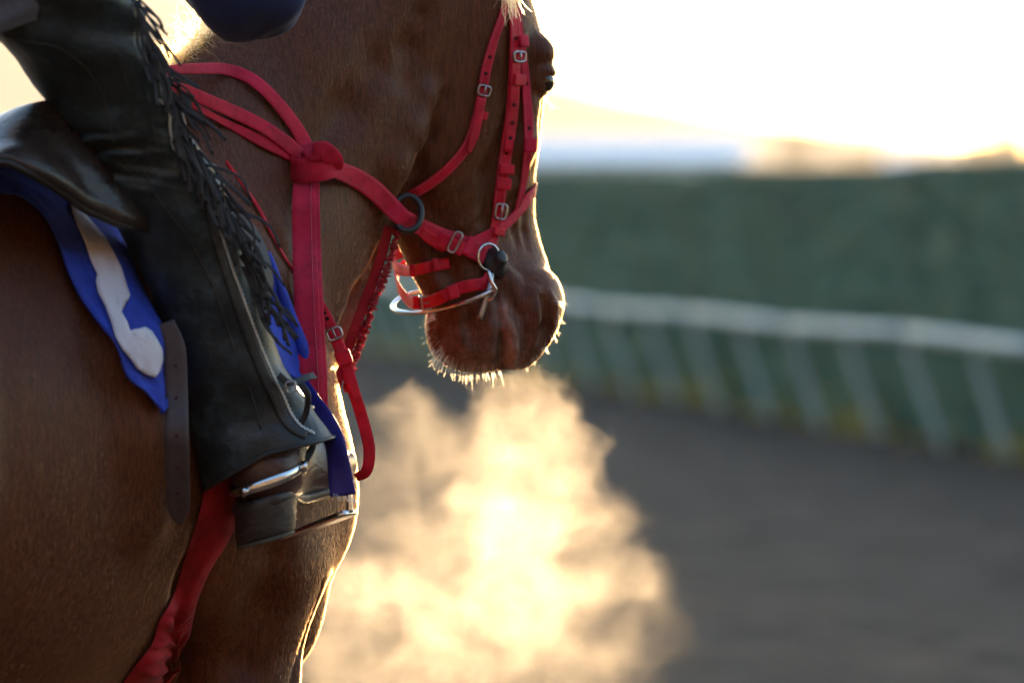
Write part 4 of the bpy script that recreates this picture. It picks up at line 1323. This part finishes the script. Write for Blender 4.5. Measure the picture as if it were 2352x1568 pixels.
# fringe: each strip its own piece, hung from the outer seam
fr = np.random.RandomState(21)
root = [(302, -20), (322, 40), (340, 90), (358, 140), (378, 190), (396, 235), (414, 285), (436, 330), (470, 372), (494, 415), (512, 450), (526, 495), (540, 540), (556, 580), (572, 620), (588, 660), (604, 700)]
nst = 140
for i in range(nst):
    t = (i + fr.rand() * .8) / nst * (len(root) - 1)
    k = min(int(t), len(root) - 2); f = t - k
    x = root[k][0] * (1 - f) + root[k + 1][0] * f - 6 + fr.randn() * 5; y = root[k][1] * (1 - f) + root[k + 1][1] * f + fr.randn() * 6
    q, nn = cast(BVH_L, min(x, leg_at(y)[1] - 6), y, -.4)
    p0 = q + nn * (.002 + .005 * fr.rand())
    up = y < 480
    sw = fr.rand()                              # most hang along the leg, some swing out forwards
    ang = math.radians((-80 if up else -66) + (50 if up else 26) * sw ** 1.7 + 5 * fr.randn())
    Ln = px((75 + 75 * fr.rand()) * (1.0 if up else .95))
    d = Vector((math.cos(ang), -.06 - .16 * fr.rand() + .1 * sw, math.sin(ang)))
    bend = fr.randn() * .10
    sd = Vector((-d.z, 0, d.x))
    p1 = p0 + d * Ln * .33 + sd * Ln * bend * .6
    p2 = p0 + d * Ln * .68 + sd * Ln * bend * .8
    p3 = p0 + d * Ln - Vector((0, 0, .008 * fr.rand()))
    C = catmull([p0, p1, p2, p3], 4)
    tw = fr.randn() * .5
    Mx = [Vector((.5 * math.sin(tw + j * .05), -1, .35 * math.cos(tw * 2 + j * .05))) for j in range(len(C))]
    MB().strap(C, Mx, [.0034 + .0022 * fr.rand()] * 2, .0009, .0).build('fringe_strip', m_fringe, chaps)
# buckle straps at the ankle
ank = [(640, 862, -.30), (668, 880, -.29), (700, 868, -.27), (722, 862, -.25)]
C = catmull([W(*q) for q in ank], 6)
MB().strap(C, [Vector((0, -1, .3))] * len(C), px(16), .003).build('ankle_strap', m_fringe, chaps)
buckle(W(668, 888, -.305), Vector((1, 0, .2)), Vector((0, -1, 0)), px(24), px(22), chaps, m_dsteel, r=.0018)
C = catmull([W(690, 880, -.28), W(706, 905, -.28), W(704, 945, -.27), W(690, 975, -.27)], 6)
MB().strap(C, [Vector((.3, -1, 0))] * len(C), px(14), .003).build('ankle_strap', m_fringe, chaps)

# ---- jeans at the hip, jacket: torso and the sleeve that hangs over the neck
def rings_px(rows, n=40, q=.85, fold=None, sq=.9):
    rg = []
    for i, (y, xl, xr, d, tilt) in enumerate(rows):
        ring = []
        for k in range(n):
            a = 2 * math.pi * k / n; u, w = math.cos(a), math.sin(a)
            f = fold(i, a) if fold else 0
            h = (xr - xl) / 2 / PPM * q + f
            ring.append(W((xl + xr) / 2 + ((xr - xl) / 2 + f * PPM) * math.copysign(abs(u) ** sq, u), y + tilt * u, d - math.copysign(abs(w) ** sq, w) * h))
        rg.append(ring)
    return rg
rows = [(62, -110, 190, -.47, -60), (20, -130, 215, -.47, -55), (-40, -170, 230, -.48, -45), (-120, -230, 240, -.49, -40), (-220, -270, 230, -.50, -30), (-320, -280, 220, -.48, -10)]
def spl_rows(rows, n):
    R_ = np.array(rows, float); x = np.linspace(0, len(rows) - 1, n)
    cm = catmull([Vector((r[0], r[1], r[2])) for r in rows], 8); cm2 = catmull([Vector((r[3], r[4], 0)) for r in rows], 8)
    return [(a.x, a.y, a.z, b.x, b.y) for a, b in zip(cm, cm2)]
MB().rings(rings_px(spl_rows(rows, 0), 40, .8, lambda i, a: .003 * math.sin(i * .5 + a * 3))).build('jeans', m_denim, person)
rows = [(-280, -270, 230, -.48, 0), (-420, -220, 330, -.40, 0), (-560, -120, 430, -.30, 0), (-700, 0, 500, -.22, 0), (-760, 120, 440, -.2, 0)]
MB().rings(rings_px(spl_rows(rows, 0), 40, .7, lambda i, a: .004 * math.sin(i * .4 + a * 2))).build('jacket', m_jacket, person)
sl = [(94, 560, 596, -.16, -4), (88, 530, 634, -.16, -8), (72, 505, 664, -.165, -10), (45, 470, 692, -.17, -10), (10, 432, 712, -.17, -8), (-40, 396, 724, -.17, 0), (-120, 370, 720, -.17, 10), (-260, 360, 660, -.19, 20), (-420, 360, 620, -.22, 20), (-600, 380, 560, -.24, 20)]
def slf(i, a):
    return .003 * math.sin(i * .12 + 2.2 * a) + .005 * math.sin(i * .10 - 3 * a + 1) * math.exp(-((a - .6) / .8) ** 2) + .004 * math.sin(i * .16 + 5 * a) * math.sin(i * .05 + a)
MB().rings(rings_px(spl_rows(sl, 0), 48, .75, slf)).build('sleeve', m_jacket, person)

# ---- boot in the stirrup
FT = Vector((math.cos(math.radians(66)), math.sin(math.radians(66)), 0))     # toe direction
FS = Vector((FT.y, -FT.x, 0))                                               # outward, towards lens-right
FU = Vector((0, 0, 1))
HC = W(612, 1102, -.225)                                                     # middle of the heel seat
BS = 1.26
def FP(f, s, u):
    """forward, sideways, up from the heel seat (the foot rises to the toe and rolls outward)"""
    f, s, u = f * BS, s * BS, u * BS
    return HC + FT * f + FS * s + FU * (u + f * .10 + s * .26)
fax = np.stack([np.array(FT), np.array(FS), np.array(FU)], 1)
save = PR; PR = []
SZ = lambda *r: tuple(x * BS for x in r)
p_ell(FP(.0, 0, .006), SZ(.042, .035, .036), fax, .02)
p_cone(FP(.0, 0, .02), np.array(W(590, 1010, -.205)), .037 * BS, .030 * BS, .03)
p_cone(FP(.02, 0, .0), FP(.11, .004, -.004), .033 * BS, .037 * BS, .03)
p_cone(FP(.11, .004, -.004), FP(.175, .002, -.008), .038 * BS, .028 * BS, .03, lat=FU, q=.8)
p_cone(FP(.03, 0, .04), FP(.10, .003, .018), .033 * BS, .024 * BS, .03)
for (f_, s_, u_) in [(-.044, .02, .062), (-.044, .02, .082), (.02, .042, .06), (.04, .042, .072), (-.02, .042, .05)]:
    p_cone(FP(f_, s_ , u_), FP(f_ + .035, s_ + .02, u_ + .010), .003, .003, .014, 's')
bv, bq = sparse_mesh(horse_sdf, np.array(HC) + (-.14, -.14, -.12), np.array(HC) + (.26, .36, .26), .003, 5)
PR = save
boot = link('boot', mesh_np('boot', bv, bq), m_boot, person)
def lathe_heel():
    rg = []
    for u, sx, sf in [(-.018, .033, .039), (-.024, .0355, .042), (-.030, .0355, .0415), (-.050, .0345, .040), (-.064, .0338, .039), (-.066, .033, .038)]:
        rg.append([FP(min(math.cos(a) * sf, .026) - .002, math.sin(a) * sx, u) for a in [2 * math.pi * k / 40 for k in range(40)]])
    MB().rings(rg).build('heel', m_heel, boot)
    for u0 in (-.038, -.046, -.055):        # stacked lifts
        MB().tube([FP(min(math.cos(a) * .0412, .0262) - .002, math.sin(a) * .0352, u0) for a in [2 * math.pi * k / 40 for k in range(40)]], .0008, 5, closed=True).build('heel_lift', m_boot, boot)
    rg = []
    for u, g in [(-.0668, .97), (-.072, .98)]:
        rg.append([FP(min(.025, math.cos(a) * .039 * g) - .002, math.sin(a) * .0333 * g, u) for a in [2 * math.pi * k / 40 for k in range(40)]])
    MB().rings(rg).build('heel_cap', m_sole, boot)
    outl = [(-.04, .0), (-.03, .027), (.0, .034), (.045, .028), (.09, .036), (.13, .040), (.175, .030), (.204, .0), (.175, -.029), (.13, -.038), (.09, -.034), (.045, -.028), (0, -.034), (-.03, -.027)]
    ol = catmull([Vector((a, b, 0)) for a, b in outl], 4, True)
    rg = []
    for u, g in [(-.019, 1.0), (-.021, 1.05), (-.028, 1.05), (-.030, 1.0)]:
        rg.append([FP(q.x, q.y * g, u - .012 * min(1, max(0, q.x / .05))) for q in ol])
    MB().rings(rg).build('sole', m_heel, boot)
lathe_heel()
# spur: bright band round the heel with a short neck and a stud
pts, nr_ = [], []
for a in np.linspace(math.radians(-105), math.radians(105), 40):
    ca, sa = math.cos(a), math.sin(a)
    p = FP(-ca * .0470 + .0, sa * .0412, -.004 + .016 * (1 - ca) * .4)
    pts.append(p); nr_.append((p - FP(.0, 0, 0)) * Vector((1, 1, 0.1)))
nr_ = [q.normalized() for q in nr_]
spur = MB().strap(pts, nr_, [px(16), px(20), px(22), px(22), px(24), px(24), px(22)], .004, .6).build('spur', m_steel, boot)
MB().tube([FP(-.042, 0, -.004), FP(-.053, 0, -.004), FP(-.060, 0, -.006)], [.006, .005, .0068], 12).build('spur_neck', m_steel, spur)
MB().tube([pts[-1] - nr_[-1] * .004, pts[-1] + nr_[-1] * .008], [.0105, .0085], 14).build('stud', m_steel, spur)
C = catmull([pts[-1], FP(.05, .037, .030), FP(.072, .0, .055), FP(.05, -.037, .030)], 6)
MB().strap(C, [(q - FP(.04, 0, 0)).normalized() for q in C], px(17), .003).build('spur_strap', m_fringe, boot)
for (f_, u_) in [(.030, .046), (.036, .058), (.042, .070)]:
    p = FP(f_, .036, u_)
    MB().tube([p, p + FS * .006], [.0045, .003], 10).build('eyelet', m_brass, boot)

# ---- stirrup iron under the ball of the foot, with its leather
TR = W(729, 1206, -.115)
sx_ = (W(806, 1176, -.145) - W(652, 1236, -.085)); ln_ = sx_.length; sxd = sx_.normalized()
stirrup = empty('stirrup', TR)
tag(stirrup, 'silver stirrup iron holding the rider\'s boot', 'stirrup')
th_ = Vector((0, 0, 1)); fw_ = sxd.cross(th_).normalized() * -1
MB().box(TR, (sxd, fw_, sxd.cross(fw_)), (ln_ / 2, .020, .0045), .25).build('tread', m_steel, stirrup)
arch = [TR + sxd * (ln_ / 2 - .002), TR + sxd * (ln_ / 2 - .004) + th_ * .035, TR + sxd * (ln_ / 2 - .012) + th_ * .075, TR + sxd * (ln_ / 2 - .036) + th_ * .115, TR + th_ * .130,
        TR - sxd * (ln_ / 2 - .036) + th_ * .115, TR - sxd * (ln_ / 2 - .012) + th_ * .075, TR - sxd * (ln_ / 2 - .004) + th_ * .035, TR - sxd * (ln_ / 2 - .002)]
MB().tube(catmull(arch, 8), [.0052, .0048, .0045, .0048, .0062, .0048, .0045, .0048, .0052], 10).build('arch', m_steel, stirrup)
C = catmull([TR + th_ * .125, W(640, 930, -.14), W(540, 760, -.17)], 8)
MB().strap(C, [Vector(BR)] * len(C), .022, .005).build('stirrup_leather', m_saddle, stirrup)
# ================================================================== coat, mane, whiskers, eyes
def on_skin_fast(px, py):
    for k in range(12):
        d = (W(px, py, 0) - CAMV).normalized()
        h = BVH_H.ray_cast(CAMV, d, 12)
        if h[0] is not None:
            return np.array(h[0])
        px -= 3 if px > 1100 else -3
        py -= 2 if py > 700 else 0
    return np.array(W(px, py, HD))
def coat_mat():
    m, nt, b = mat_new('chestnut_hide')
    n1 = noise(nt, 3.2, 5, .6)
    r = ramp(nt, n1.outputs[0], [(0.3, (0.078, 0.0195, 0.0062)), (0.7, (0.132, 0.038, 0.0118))])
    nt.links.new(r.outputs[0], b.inputs['Base Color'])
    # bare greyish-pink skin of lips and chin
    tc = N(nt, 'ShaderNodeTexCoord')
    lip = HP(790, 0.05, 0.0)
    vd = N(nt, 'ShaderNodeVectorMath', operation='DISTANCE'); vd.inputs[1].default_value = tuple(lip)
    nt.links.new(tc.outputs['Object'], vd.inputs[0])
    n0 = noise(nt, 26, 4, .6)
    ma = N(nt, 'ShaderNodeMath', operation='MULTIPLY_ADD'); ma.inputs[1].default_value = 0.07; nt.links.new(n0.outputs[0], ma.inputs[0]); nt.links.new(vd.outputs['Value'], ma.inputs[2])
    mk = N(nt, 'ShaderNodeMapRange', interpolation_type='SMOOTHSTEP'); mk.inputs[1].default_value = 0.155; mk.inputs[2].default_value = 0.075
    nt.links.new(ma.outputs[0], mk.inputs[0])
    n9 = noise(nt, 40, 5, .65)
    r9 = ramp(nt, n9.outputs[0], [(0.3, (0.070, 0.040, 0.032)), (0.7, (0.29, 0.19, 0.155))])
    mxc = N(nt, 'ShaderNodeMix', data_type='RGBA'); nt.links.new(mk.outputs[0], mxc.inputs[0]); nt.links.new(r.outputs[0], mxc.inputs[6]); nt.links.new(r9.outputs[0], mxc.inputs[7])
    ns = noise(nt, 230, 3, .6, stretch=(1, 1, 0.10))
    rs = ramp(nt, ns.outputs[0], [(0.32, (0.62, 0.62, 0.62)), (0.68, (1.35, 1.35, 1.35))])
    mm = N(nt, 'ShaderNodeMix', data_type='RGBA', blend_type='MULTIPLY'); mm.inputs[0].default_value = 1.0
    # pink inner edge of the lips
    at = N(nt, 'ShaderNodeAttribute'); at.attribute_name = 'lip_edge'
    mx2 = N(nt, 'ShaderNodeMix', data_type='RGBA'); nt.links.new(at.outputs['Fac'], mx2.inputs[0]); nt.links.new(mxc.outputs[2], mx2.inputs[6])
    mx2.inputs[7].default_value = (0.34, 0.19, 0.14, 1)
    nt.links.new(mx2.outputs[2], mm.inputs[6]); nt.links.new(rs.outputs[0], mm.inputs[7])
    nt.links.new(mm.outputs[2], b.inputs['Base Color'])
    b.inputs['Roughness'].default_value = 0.48
    b.inputs['Specular IOR Level'].default_value = 0.25
    n2 = noise(nt, 160, 4, .6, stretch=(1, 1, 0.12))
    bp = bump(nt, b, n2.outputs[0], 0.7, 0.0018)
    n3 = noise(nt, 11, 4, .55)
    bump(nt, b, n3.outputs[0], 0.35, 0.012, bp)
    return m
def lip_attr():
    L = [on_skin_fast(x, y) for x, y in [(1152, 705), (1164, 735), (1178, 770), (1184, 800), (1178, 832)]]
    L = L + [mirror_head(p) for p in L]
    d = np.full(len(HV), 9.0)
    near = np.linalg.norm(HV - HP(770, 0.1, 0), axis=1) < .2
    idx = np.where(near)[0]
    for p, q in zip(L, L[1:]):
        if np.linalg.norm(p - q) > .06: continue
        t = np.clip(((HV[idx] - p) @ (q - p)) / ((q - p) @ (q - p)), 0, 1)
        d[idx] = np.minimum(d[idx], np.linalg.norm(HV[idx] - p - t[:, None] * (q - p), axis=1))
    a = horse_me.attributes.new('lip_edge', 'FLOAT', 'POINT')
    a.data.foreach_set('value', (np.exp(-(d / .013) ** 2) * .9).astype(np.float32))
horse_me.materials.clear()
lip_attr()
horse_me.materials.append(coat_mat())

def hair_mat(name, col, rough=.32, mel=None):
    m = bpy.data.materials.new(name); m.use_nodes = True
    nt = m.node_tree; nt.nodes.clear()
    out = N(nt, 'ShaderNodeOutputMaterial')
    h = N(nt, 'ShaderNodeBsdfHairPrincipled')
    h.model = 'CHIANG'
    h.parametrization = 'COLOR'
    h.inputs['Color'].default_value = (*col, 1)
    h.inputs['Roughness'].default_value = rough
    h.inputs['Radial Roughness'].default_value = 0.45
    nt.links.new(h.outputs[0], out.inputs[0])
    return m

def curves_obj(name, P, rad, mat, parent):
    """P: (n, k, 3) strand points"""
    n, k, _ = P.shape
    hc = bpy.data.hair_curves.new(name)
    hc.add_curves([k] * n)
    hc.attributes['position'].data.foreach_set('vector', np.ascontiguousarray(P, np.float32).ravel())
    ra = hc.attributes.get('radius') or hc.attributes.new('radius', 'FLOAT', 'POINT')
    ra.data.foreach_set('value', np.ascontiguousarray(np.broadcast_to(rad, (n, k)), np.float32).ravel())
    hc.materials.append(mat)
    o = bpy.data.objects.new(name, hc)
    COL.objects.link(o)
    if parent is not None:
        o.parent = parent
        o.matrix_parent_inverse = Matrix.Translation(-Vector(parent.location))
    return o

def sample_skin(ncoat):
    tri = np.concatenate([HQ[:, [0, 1, 2]], HQ[:, [0, 2, 3]]])
    a, b, c = HV[tri[:, 0]], HV[tri[:, 1]], HV[tri[:, 2]]
    nn = np.cross(b - a, c - a); ar = np.linalg.norm(nn, axis=1); nn = nn / np.maximum(ar, 1e-12)[:, None]
    ce = (a + b + c) / 3
    s = (DIST + ce[:, 1]) / DIST
    px = 1176 + ce[:, 0] / s * PPM; py = 450 + (CAMH - ce[:, 2]) / s * PPM
    vw = ce - np.array([0, -DIST, CAMH]); vw /= np.linalg.norm(vw, axis=1)[:, None]
    fc = (nn * vw).sum(1)
    ok = (px > -90) & (px < 1330) & (py > -90) & (py < 1640) & (fc < 0.45)
    # more hair towards the outline, where it catches the sun
    w = ar * ok * np.where(np.abs(fc) < 0.45, 2.2, 1.0)
    w = w / w.sum()
    t = nrs.choice(len(tri), ncoat, p=w)
    r1, r2 = np.sqrt(nrs.rand(ncoat)), nrs.rand(ncoat)
    P = a[t] * (1 - r1)[:, None] + b[t] * (r1 * (1 - r2))[:, None] + c[t] * (r1 * r2)[:, None]
    return P, nn[t], px[t], py[t]

def smooth_normals():
    me = horse_me
    n = np.empty(len(HV) * 3, np.float32)
    me.vertices.foreach_get('normal', n)
    return n.reshape(-1, 3)

def make_coat(n=140000):
    P, Nn, px, py = sample_skin(n)
    head = (py < 860) & (px > 940) & (P[:, 0] > P[:, 0].min())
    cx = np.interp(P[:, 2], hz, hx); cyy = np.interp(P[:, 2], hz, hy)
    ish = ((P[:, 0] - cx) ** 2 + (P[:, 1] - cyy) ** 2 < 0.18 ** 2) & (P[:, 2] > hz[0] - .05) & (px > 900)
    flow = np.tile(-0.42 * BF + np.array([0, 0, -1.0]), (n, 1))
    flow[ish] = np.array([0.05, 0, -1.0])
    # swirl
    flow += 0.22 * np.stack([np.sin(P[:, 2] * 9 + P[:, 0] * 5), np.cos(P[:, 2] * 7 + P[:, 1] * 6), np.sin(P[:, 0] * 11)], 1)
    flow += nrs.randn(n, 3) * 0.11
    T = flow - (flow * Nn).sum(1)[:, None] * Nn
    T /= np.maximum(np.linalg.norm(T, axis=1), 1e-6)[:, None]
    L = np.where(ish, 0.005, 0.0075) * (0.6 + 0.8 * nrs.rand(n))
    L = np.where(ish & (py > 640), 0.004, L)
    lipd = np.linalg.norm(P - HP(790, 0.05, 0.0), axis=1)
    L = np.where(lipd < .085, .0016, L)
    lift = 0.08 + 0.20 * nrs.rand(n)
    p0 = P - Nn * 0.0008
    p1 = P + T * (L * .5)[:, None] + Nn * (L * .5 * lift * 1.3)[:, None]
    p2 = P + T * L[:, None] + Nn * (L * lift * .8)[:, None]
    o = curves_obj('coat', np.stack([p0, p1, p2], 1), np.array([[0.00016, 0.00013, 0.00004]]), hair_mat('chestnut_coat', (0.20, 0.054, 0.016), .34), horse)
    o['kind'] = 'stuff'
make_coat()

def strand(p, d0, L, droop, k=7, curl=0.1):
    p = np.array(p, float); d = np.array(d0, float); d /= np.linalg.norm(d)
    out = [p.copy()]
    wv = nrs.randn(3) * curl
    for i in range(k - 1):
        d = d + np.array([0, 0, -droop]) / (k - 1) + wv * (i / k)
        d /= np.linalg.norm(d)
        p = p + d * L / (k - 1)
        out.append(p.copy())
    return np.array(out)

def make_whiskers():
    S = []
    # chin and lower lip
    for i in range(190):
        t = nrs.rand()
        cx = np.interp(t, [0, .25, .5, .75, 1], [985, 990, 1015, 1060, 1150])
        cyy = np.interp(t, [0, .25, .5, .75, 1], [715, 775, 825, 850, 853])
        if 0.03 < t < 0.3 and nrs.rand() < .35: continue
        px, py = cx + 14 * nrs.rand() * (1 - t), cyy - 16 * nrs.rand()
        q = on_skin_fast(px + 8 * (1 - t), py - 4)
        a = np.interp(t, [0, .3, .55, 1], [200, 215, 245, 280]) + nrs.randn() * 9
        a = math.radians(a)
        d = np.array([math.cos(a), nrs.randn() * .35 - .1, math.sin(a)])
        S.append(strand(q, d, (0.010 + 0.020 * nrs.rand()) * (1.25 if t > .4 else 1), .25, curl=.08))
    # nose and lip whiskers, lashes
    cn = [(1284, 685), (1285, 720), (1276, 760), (1256, 792), (1228, 825), (1195, 843)]
    for i in range(64):
        t = nrs.rand() * (len(cn) - 1); k = min(int(t), len(cn) - 2); f = t - k
        x = cn[k][0] * (1 - f) + cn[k + 1][0] * f - 3 - 7 * nrs.rand(); y = cn[k][1] * (1 - f) + cn[k + 1][1] * f
        q = on_skin_fast(x, y)
        aa = math.radians(np.interp(t, [0, 1, 2.5, 5], [-15, -45, -62, -85]) + nrs.randn() * 16)
        S.append(strand(q, (math.cos(aa), nrs.randn() * .3, math.sin(aa)), .005 + .016 * nrs.rand() ** 2, .25, curl=.12))
    for (x, y, a, n_, L) in [(1282, 688, -4, 3, .020), (1270, 640, 5, 2, .012), (1256, 228, -40, 2, .026), (1250, 218, 5, 1, .022), (1276, 160, -5, 6, .008)]:
        for i in range(n_):
            q = on_skin_fast(x - 6 - 4 * nrs.rand(), y + nrs.randn() * 4)
            aa = math.radians(a + nrs.randn() * 10)
            S.append(strand(q, (math.cos(aa), nrs.randn() * .2, math.sin(aa)), L * (.7 + .6 * nrs.rand()), .15, curl=.06))
    S = np.array(S)
    o = curves_obj('whiskers', S, np.linspace(0.00019, 0.00006, S.shape[1])[None], hair_mat('pale_whisker', (0.66, 0.42, 0.22), .3), horse)
    o['kind'] = 'stuff'
make_whiskers()

def make_mane():
    S = []
    # crest from withers upwards, tousled
    for i in range(900):
        t = nrs.rand()
        base = np.array(catmull_at([B(-0.20, 0, 1.60), B(-0.10, 0, 1.665), B(-0.03, 0, 1.74), np.array(W(640, -60, .34)), np.array(W(900, -200, .42))], t))
        h = BVH_H.ray_cast(Vector((base[0], base[1], 2.6)), Vector((0, 0, -1)), 3)
        if h[0] is None: continue
        base = np.array(h[0]) + nrs.randn(3) * .004 - np.array([0, 0, .003])
        d = BR * (-.2 + .8 * nrs.rand()) - BF * (.6 * nrs.rand()) + np.array([0, 0, .9]) + nrs.randn(3) * .35
        S.append(strand(base, d, 0.03 + .07 * nrs.rand() ** 2, 1.3, 7, .25))
    S = np.array(S)
    o = curves_obj('mane', S, np.linspace(0.00045, 0.00015, 7)[None], hair_mat('mane_hair', (0.50, 0.15, 0.035), .3), horse)
    o['kind'] = 'stuff'
    S = []
    for i in range(70):
        p = np.array(W(1172 + nrs.randn() * 9, -25 + nrs.randn() * 10, HD - .13))
        S.append(strand(p, np.array([(.25 if nrs.rand() < .5 else -.2) + nrs.randn() * .25, -.1, -1]), .02 + .035 * nrs.rand(), .4, 7, .35))
    o = curves_obj('forelock', np.array(S), np.linspace(0.0005, 0.0002, 7)[None], hair_mat('forelock_hair', (0.66, 0.36, 0.14), .3), horse)
    o['kind'] = 'stuff'
def catmull_at(pts, t):
    n = len(pts) - 1
    i = min(int(t * n), n - 1); f = t * n - i
    return np.array(pts[i]) * (1 - f) + np.array(pts[i + 1]) * f
make_mane()

def make_eyes():
    m, nt, b = mat_new('horse_eye')
    nz = noise(nt, 60, 3)
    r = ramp(nt, nz.outputs[0], [(.3, (0.012, 0.006, 0.003)), (.7, (0.05, 0.022, 0.008))])
    nt.links.new(r.outputs[0], b.inputs['Base Color'])
    b.inputs['Roughness'].default_value = 0.04
    b.inputs['Coat Weight'].default_value = 1
    b.inputs['Coat Roughness'].default_value = 0.02
    for k, c in enumerate((EYE_C, mirror_head(EYE_C))):
        bm = bmesh.new()
        bmesh.ops.create_uvsphere(bm, u_segments=32, v_segments=20, radius=0.0192)
        me = bpy.data.meshes.new('eye'); 
        cc = c + HF * 0.0035 + HR * (0.0035 if k == 0 else -0.0035)
        bmesh.ops.translate(bm, verts=bm.verts, vec=Vector(cc))
        bm.to_mesh(me); bm.free()
        link('eye', me, m, horse)
make_eyes()
# ================================================================== breath steam
STEAM_D = 0.42
# plan x, plan y, radius x, radius y (plan units), density weight
SB = [(1228, 868, 34, 34, .45), (1195, 905, 55, 60, .9), (1190, 975, 100, 85, 1.2), (1265, 1010, 90, 90, .8), (1330, 1075, 80, 80, .75), (1215, 1090, 130, 110, .9),
      (1130, 1050, 90, 110, .65), (945, 960, 85, 75, .40), (1010, 1060, 120, 110, .38), (920, 1110, 90, 120, .30),
      (1170, 1200, 190, 130, .95), (1000, 1230, 150, 110, .55), (1310, 1210, 130, 110, .6), (870, 1370, 130, 110, .9), (1010, 1380, 160, 130, .72),
      (1180, 1370, 200, 140, .8), (1340, 1330, 130, 100, .65), (1440, 1330, 90, 80, .62), (1260, 1480, 200, 130, .5), (1050, 1510, 240, 120, .62),
      (830, 1500, 130, 120, .5), (1400, 1480, 120, 110, .26), (1150, 1640, 330, 130, .4), (860, 1240, 80, 110, .35), (1500, 1420, 90, 120, .18)]
def make_steam():
    # closed shape round the plume (its mesh outline follows the cloud)
    PRS = []
    for (x, y, rx, ry, w) in SB:
        c = np.array(W(x, y, STEAM_D)); e = 1.75
        PRS.append((c, np.array([rx, 0.8 * min(rx, ry), ry]) / PPM * e))
    def sd(P, lo, hi):
        d = np.full(len(P), 1.0)
        for c, r in PRS:
            q = (P - c) / r
            k0 = np.sqrt((q * q).sum(1)) + 1e-9
            k1 = np.sqrt(((q / r) ** 2).sum(1)) + 1e-9
            e = k0 * (k0 - 1) / k1
            h = np.maximum(.05 - np.abs(d - e), 0) / .05
            d = np.minimum(d, e) - h * h * .05 * .25
        return d
    allc = np.array([c for c, r in PRS]); allr = np.array([r for c, r in PRS])
    V, Q = sparse_mesh(sd, (allc - allr).min(0) - .06, (allc + allr).max(0) + .06, 0.02, 4)
    m = bpy.data.materials.new('breath_steam'); m.use_nodes = True
    nt = m.node_tree; nt.nodes.clear()
    out = N(nt, 'ShaderNodeOutputMaterial')
    tc = N(nt, 'ShaderNodeTexCoord')
    def noise_vec(scale, detail, amp, rough=.6):
        nz = N(nt, 'ShaderNodeTexNoise'); nz.inputs['Scale'].default_value = scale; nz.inputs['Detail'].default_value = detail
        nz.inputs['Roughness'].default_value = rough
        nt.links.new(tc.outputs['Object'], nz.inputs[0])
        s = N(nt, 'ShaderNodeVectorMath', operation='SUBTRACT'); s.inputs[1].default_value = (.5, .5, .5)
        nt.links.new(nz.outputs['Color'], s.inputs[0])
        k = N(nt, 'ShaderNodeVectorMath', operation='SCALE'); k.inputs['Scale'].default_value = amp
        nt.links.new(s.outputs[0], k.inputs[0])
        return k
    w1 = noise_vec(9, 4, 0.17, .62)
    ad = N(nt, 'ShaderNodeVectorMath', operation='ADD')
    nt.links.new(tc.outputs['Object'], ad.inputs[0]); nt.links.new(w1.outputs[0], ad.inputs[1])
    acc = None
    for (x, y, rx, ry, w) in SB:
        c = W(x, y, STEAM_D)
        r = Vector((rx, 0.8 * min(rx, ry), ry)) / PPM * 1.5
        s = N(nt, 'ShaderNodeVectorMath', operation='MULTIPLY_ADD')
        s.inputs[1].default_value = (1 / r.x, 1 / r.y, 1 / r.z); s.inputs[2].default_value = (-c.x / r.x, -c.y / r.y, -c.z / r.z)
        nt.links.new(ad.outputs[0], s.inputs[0])
        dt = N(nt, 'ShaderNodeVectorMath', operation='DOT_PRODUCT')
        nt.links.new(s.outputs[0], dt.inputs[0]); nt.links.new(s.outputs[0], dt.inputs[1])
        mr = N(nt, 'ShaderNodeMapRange', interpolation_type='SMOOTHSTEP')
        mr.inputs[1].default_value = 1.0; mr.inputs[2].default_value = 0.1; mr.inputs[3].default_value = 0; mr.inputs[4].default_value = w
        nt.links.new(dt.outputs['Value'], mr.inputs[0])
        if acc is None:
            acc = mr
        else:
            a2 = N(nt, 'ShaderNodeMath', operation='MAXIMUM')
            nt.links.new(acc.outputs[0], a2.inputs[0]); nt.links.new(mr.outputs[0], a2.inputs[1]); acc = a2
    nz = N(nt, 'ShaderNodeTexNoise'); nz.inputs['Scale'].default_value = 17; nz.inputs['Detail'].default_value = 6; nz.inputs['Roughness'].default_value = .62
    nt.links.new(ad.outputs[0], nz.inputs[0])
    mr = N(nt, 'ShaderNodeMapRange'); mr.inputs[1].default_value = .38; mr.inputs[2].default_value = .68; mr.inputs[3].default_value = .38; mr.inputs[4].default_value = 1.35
    nt.links.new(nz.outputs[0], mr.inputs[0])
    sub = N(nt, 'ShaderNodeMath', operation='SUBTRACT'); sub.use_clamp = True; sub.inputs[1].default_value = 0.03
    nt.links.new(acc.outputs[0], sub.inputs[0])
    mu = N(nt, 'ShaderNodeMath', operation='MULTIPLY'); nt.links.new(sub.outputs[0], mu.inputs[0]); nt.links.new(mr.outputs[0], mu.inputs[1])
    mu2 = N(nt, 'ShaderNodeMath', operation='MULTIPLY'); nt.links.new(mu.outputs[0], mu2.inputs[0]); mu2.inputs[1].default_value = 1.15
    pv = N(nt, 'ShaderNodeVolumePrincipled')
    pv.inputs['Color'].default_value = (0.985, 0.98, 0.97, 1)
    pv.inputs['Anisotropy'].default_value = 0.66
    nt.links.new(mu2.outputs[0], pv.inputs['Density'])
    nt.links.new(pv.outputs[0], out.inputs['Volume'])
    m.cycles.volume_step_rate = 0.5
    o = link('breath_steam', mesh_np('breath_steam', V, Q), m)
    tag(o, 'golden backlit cloud of breath steam below the muzzle', 'steam', kind='stuff')
make_steam()
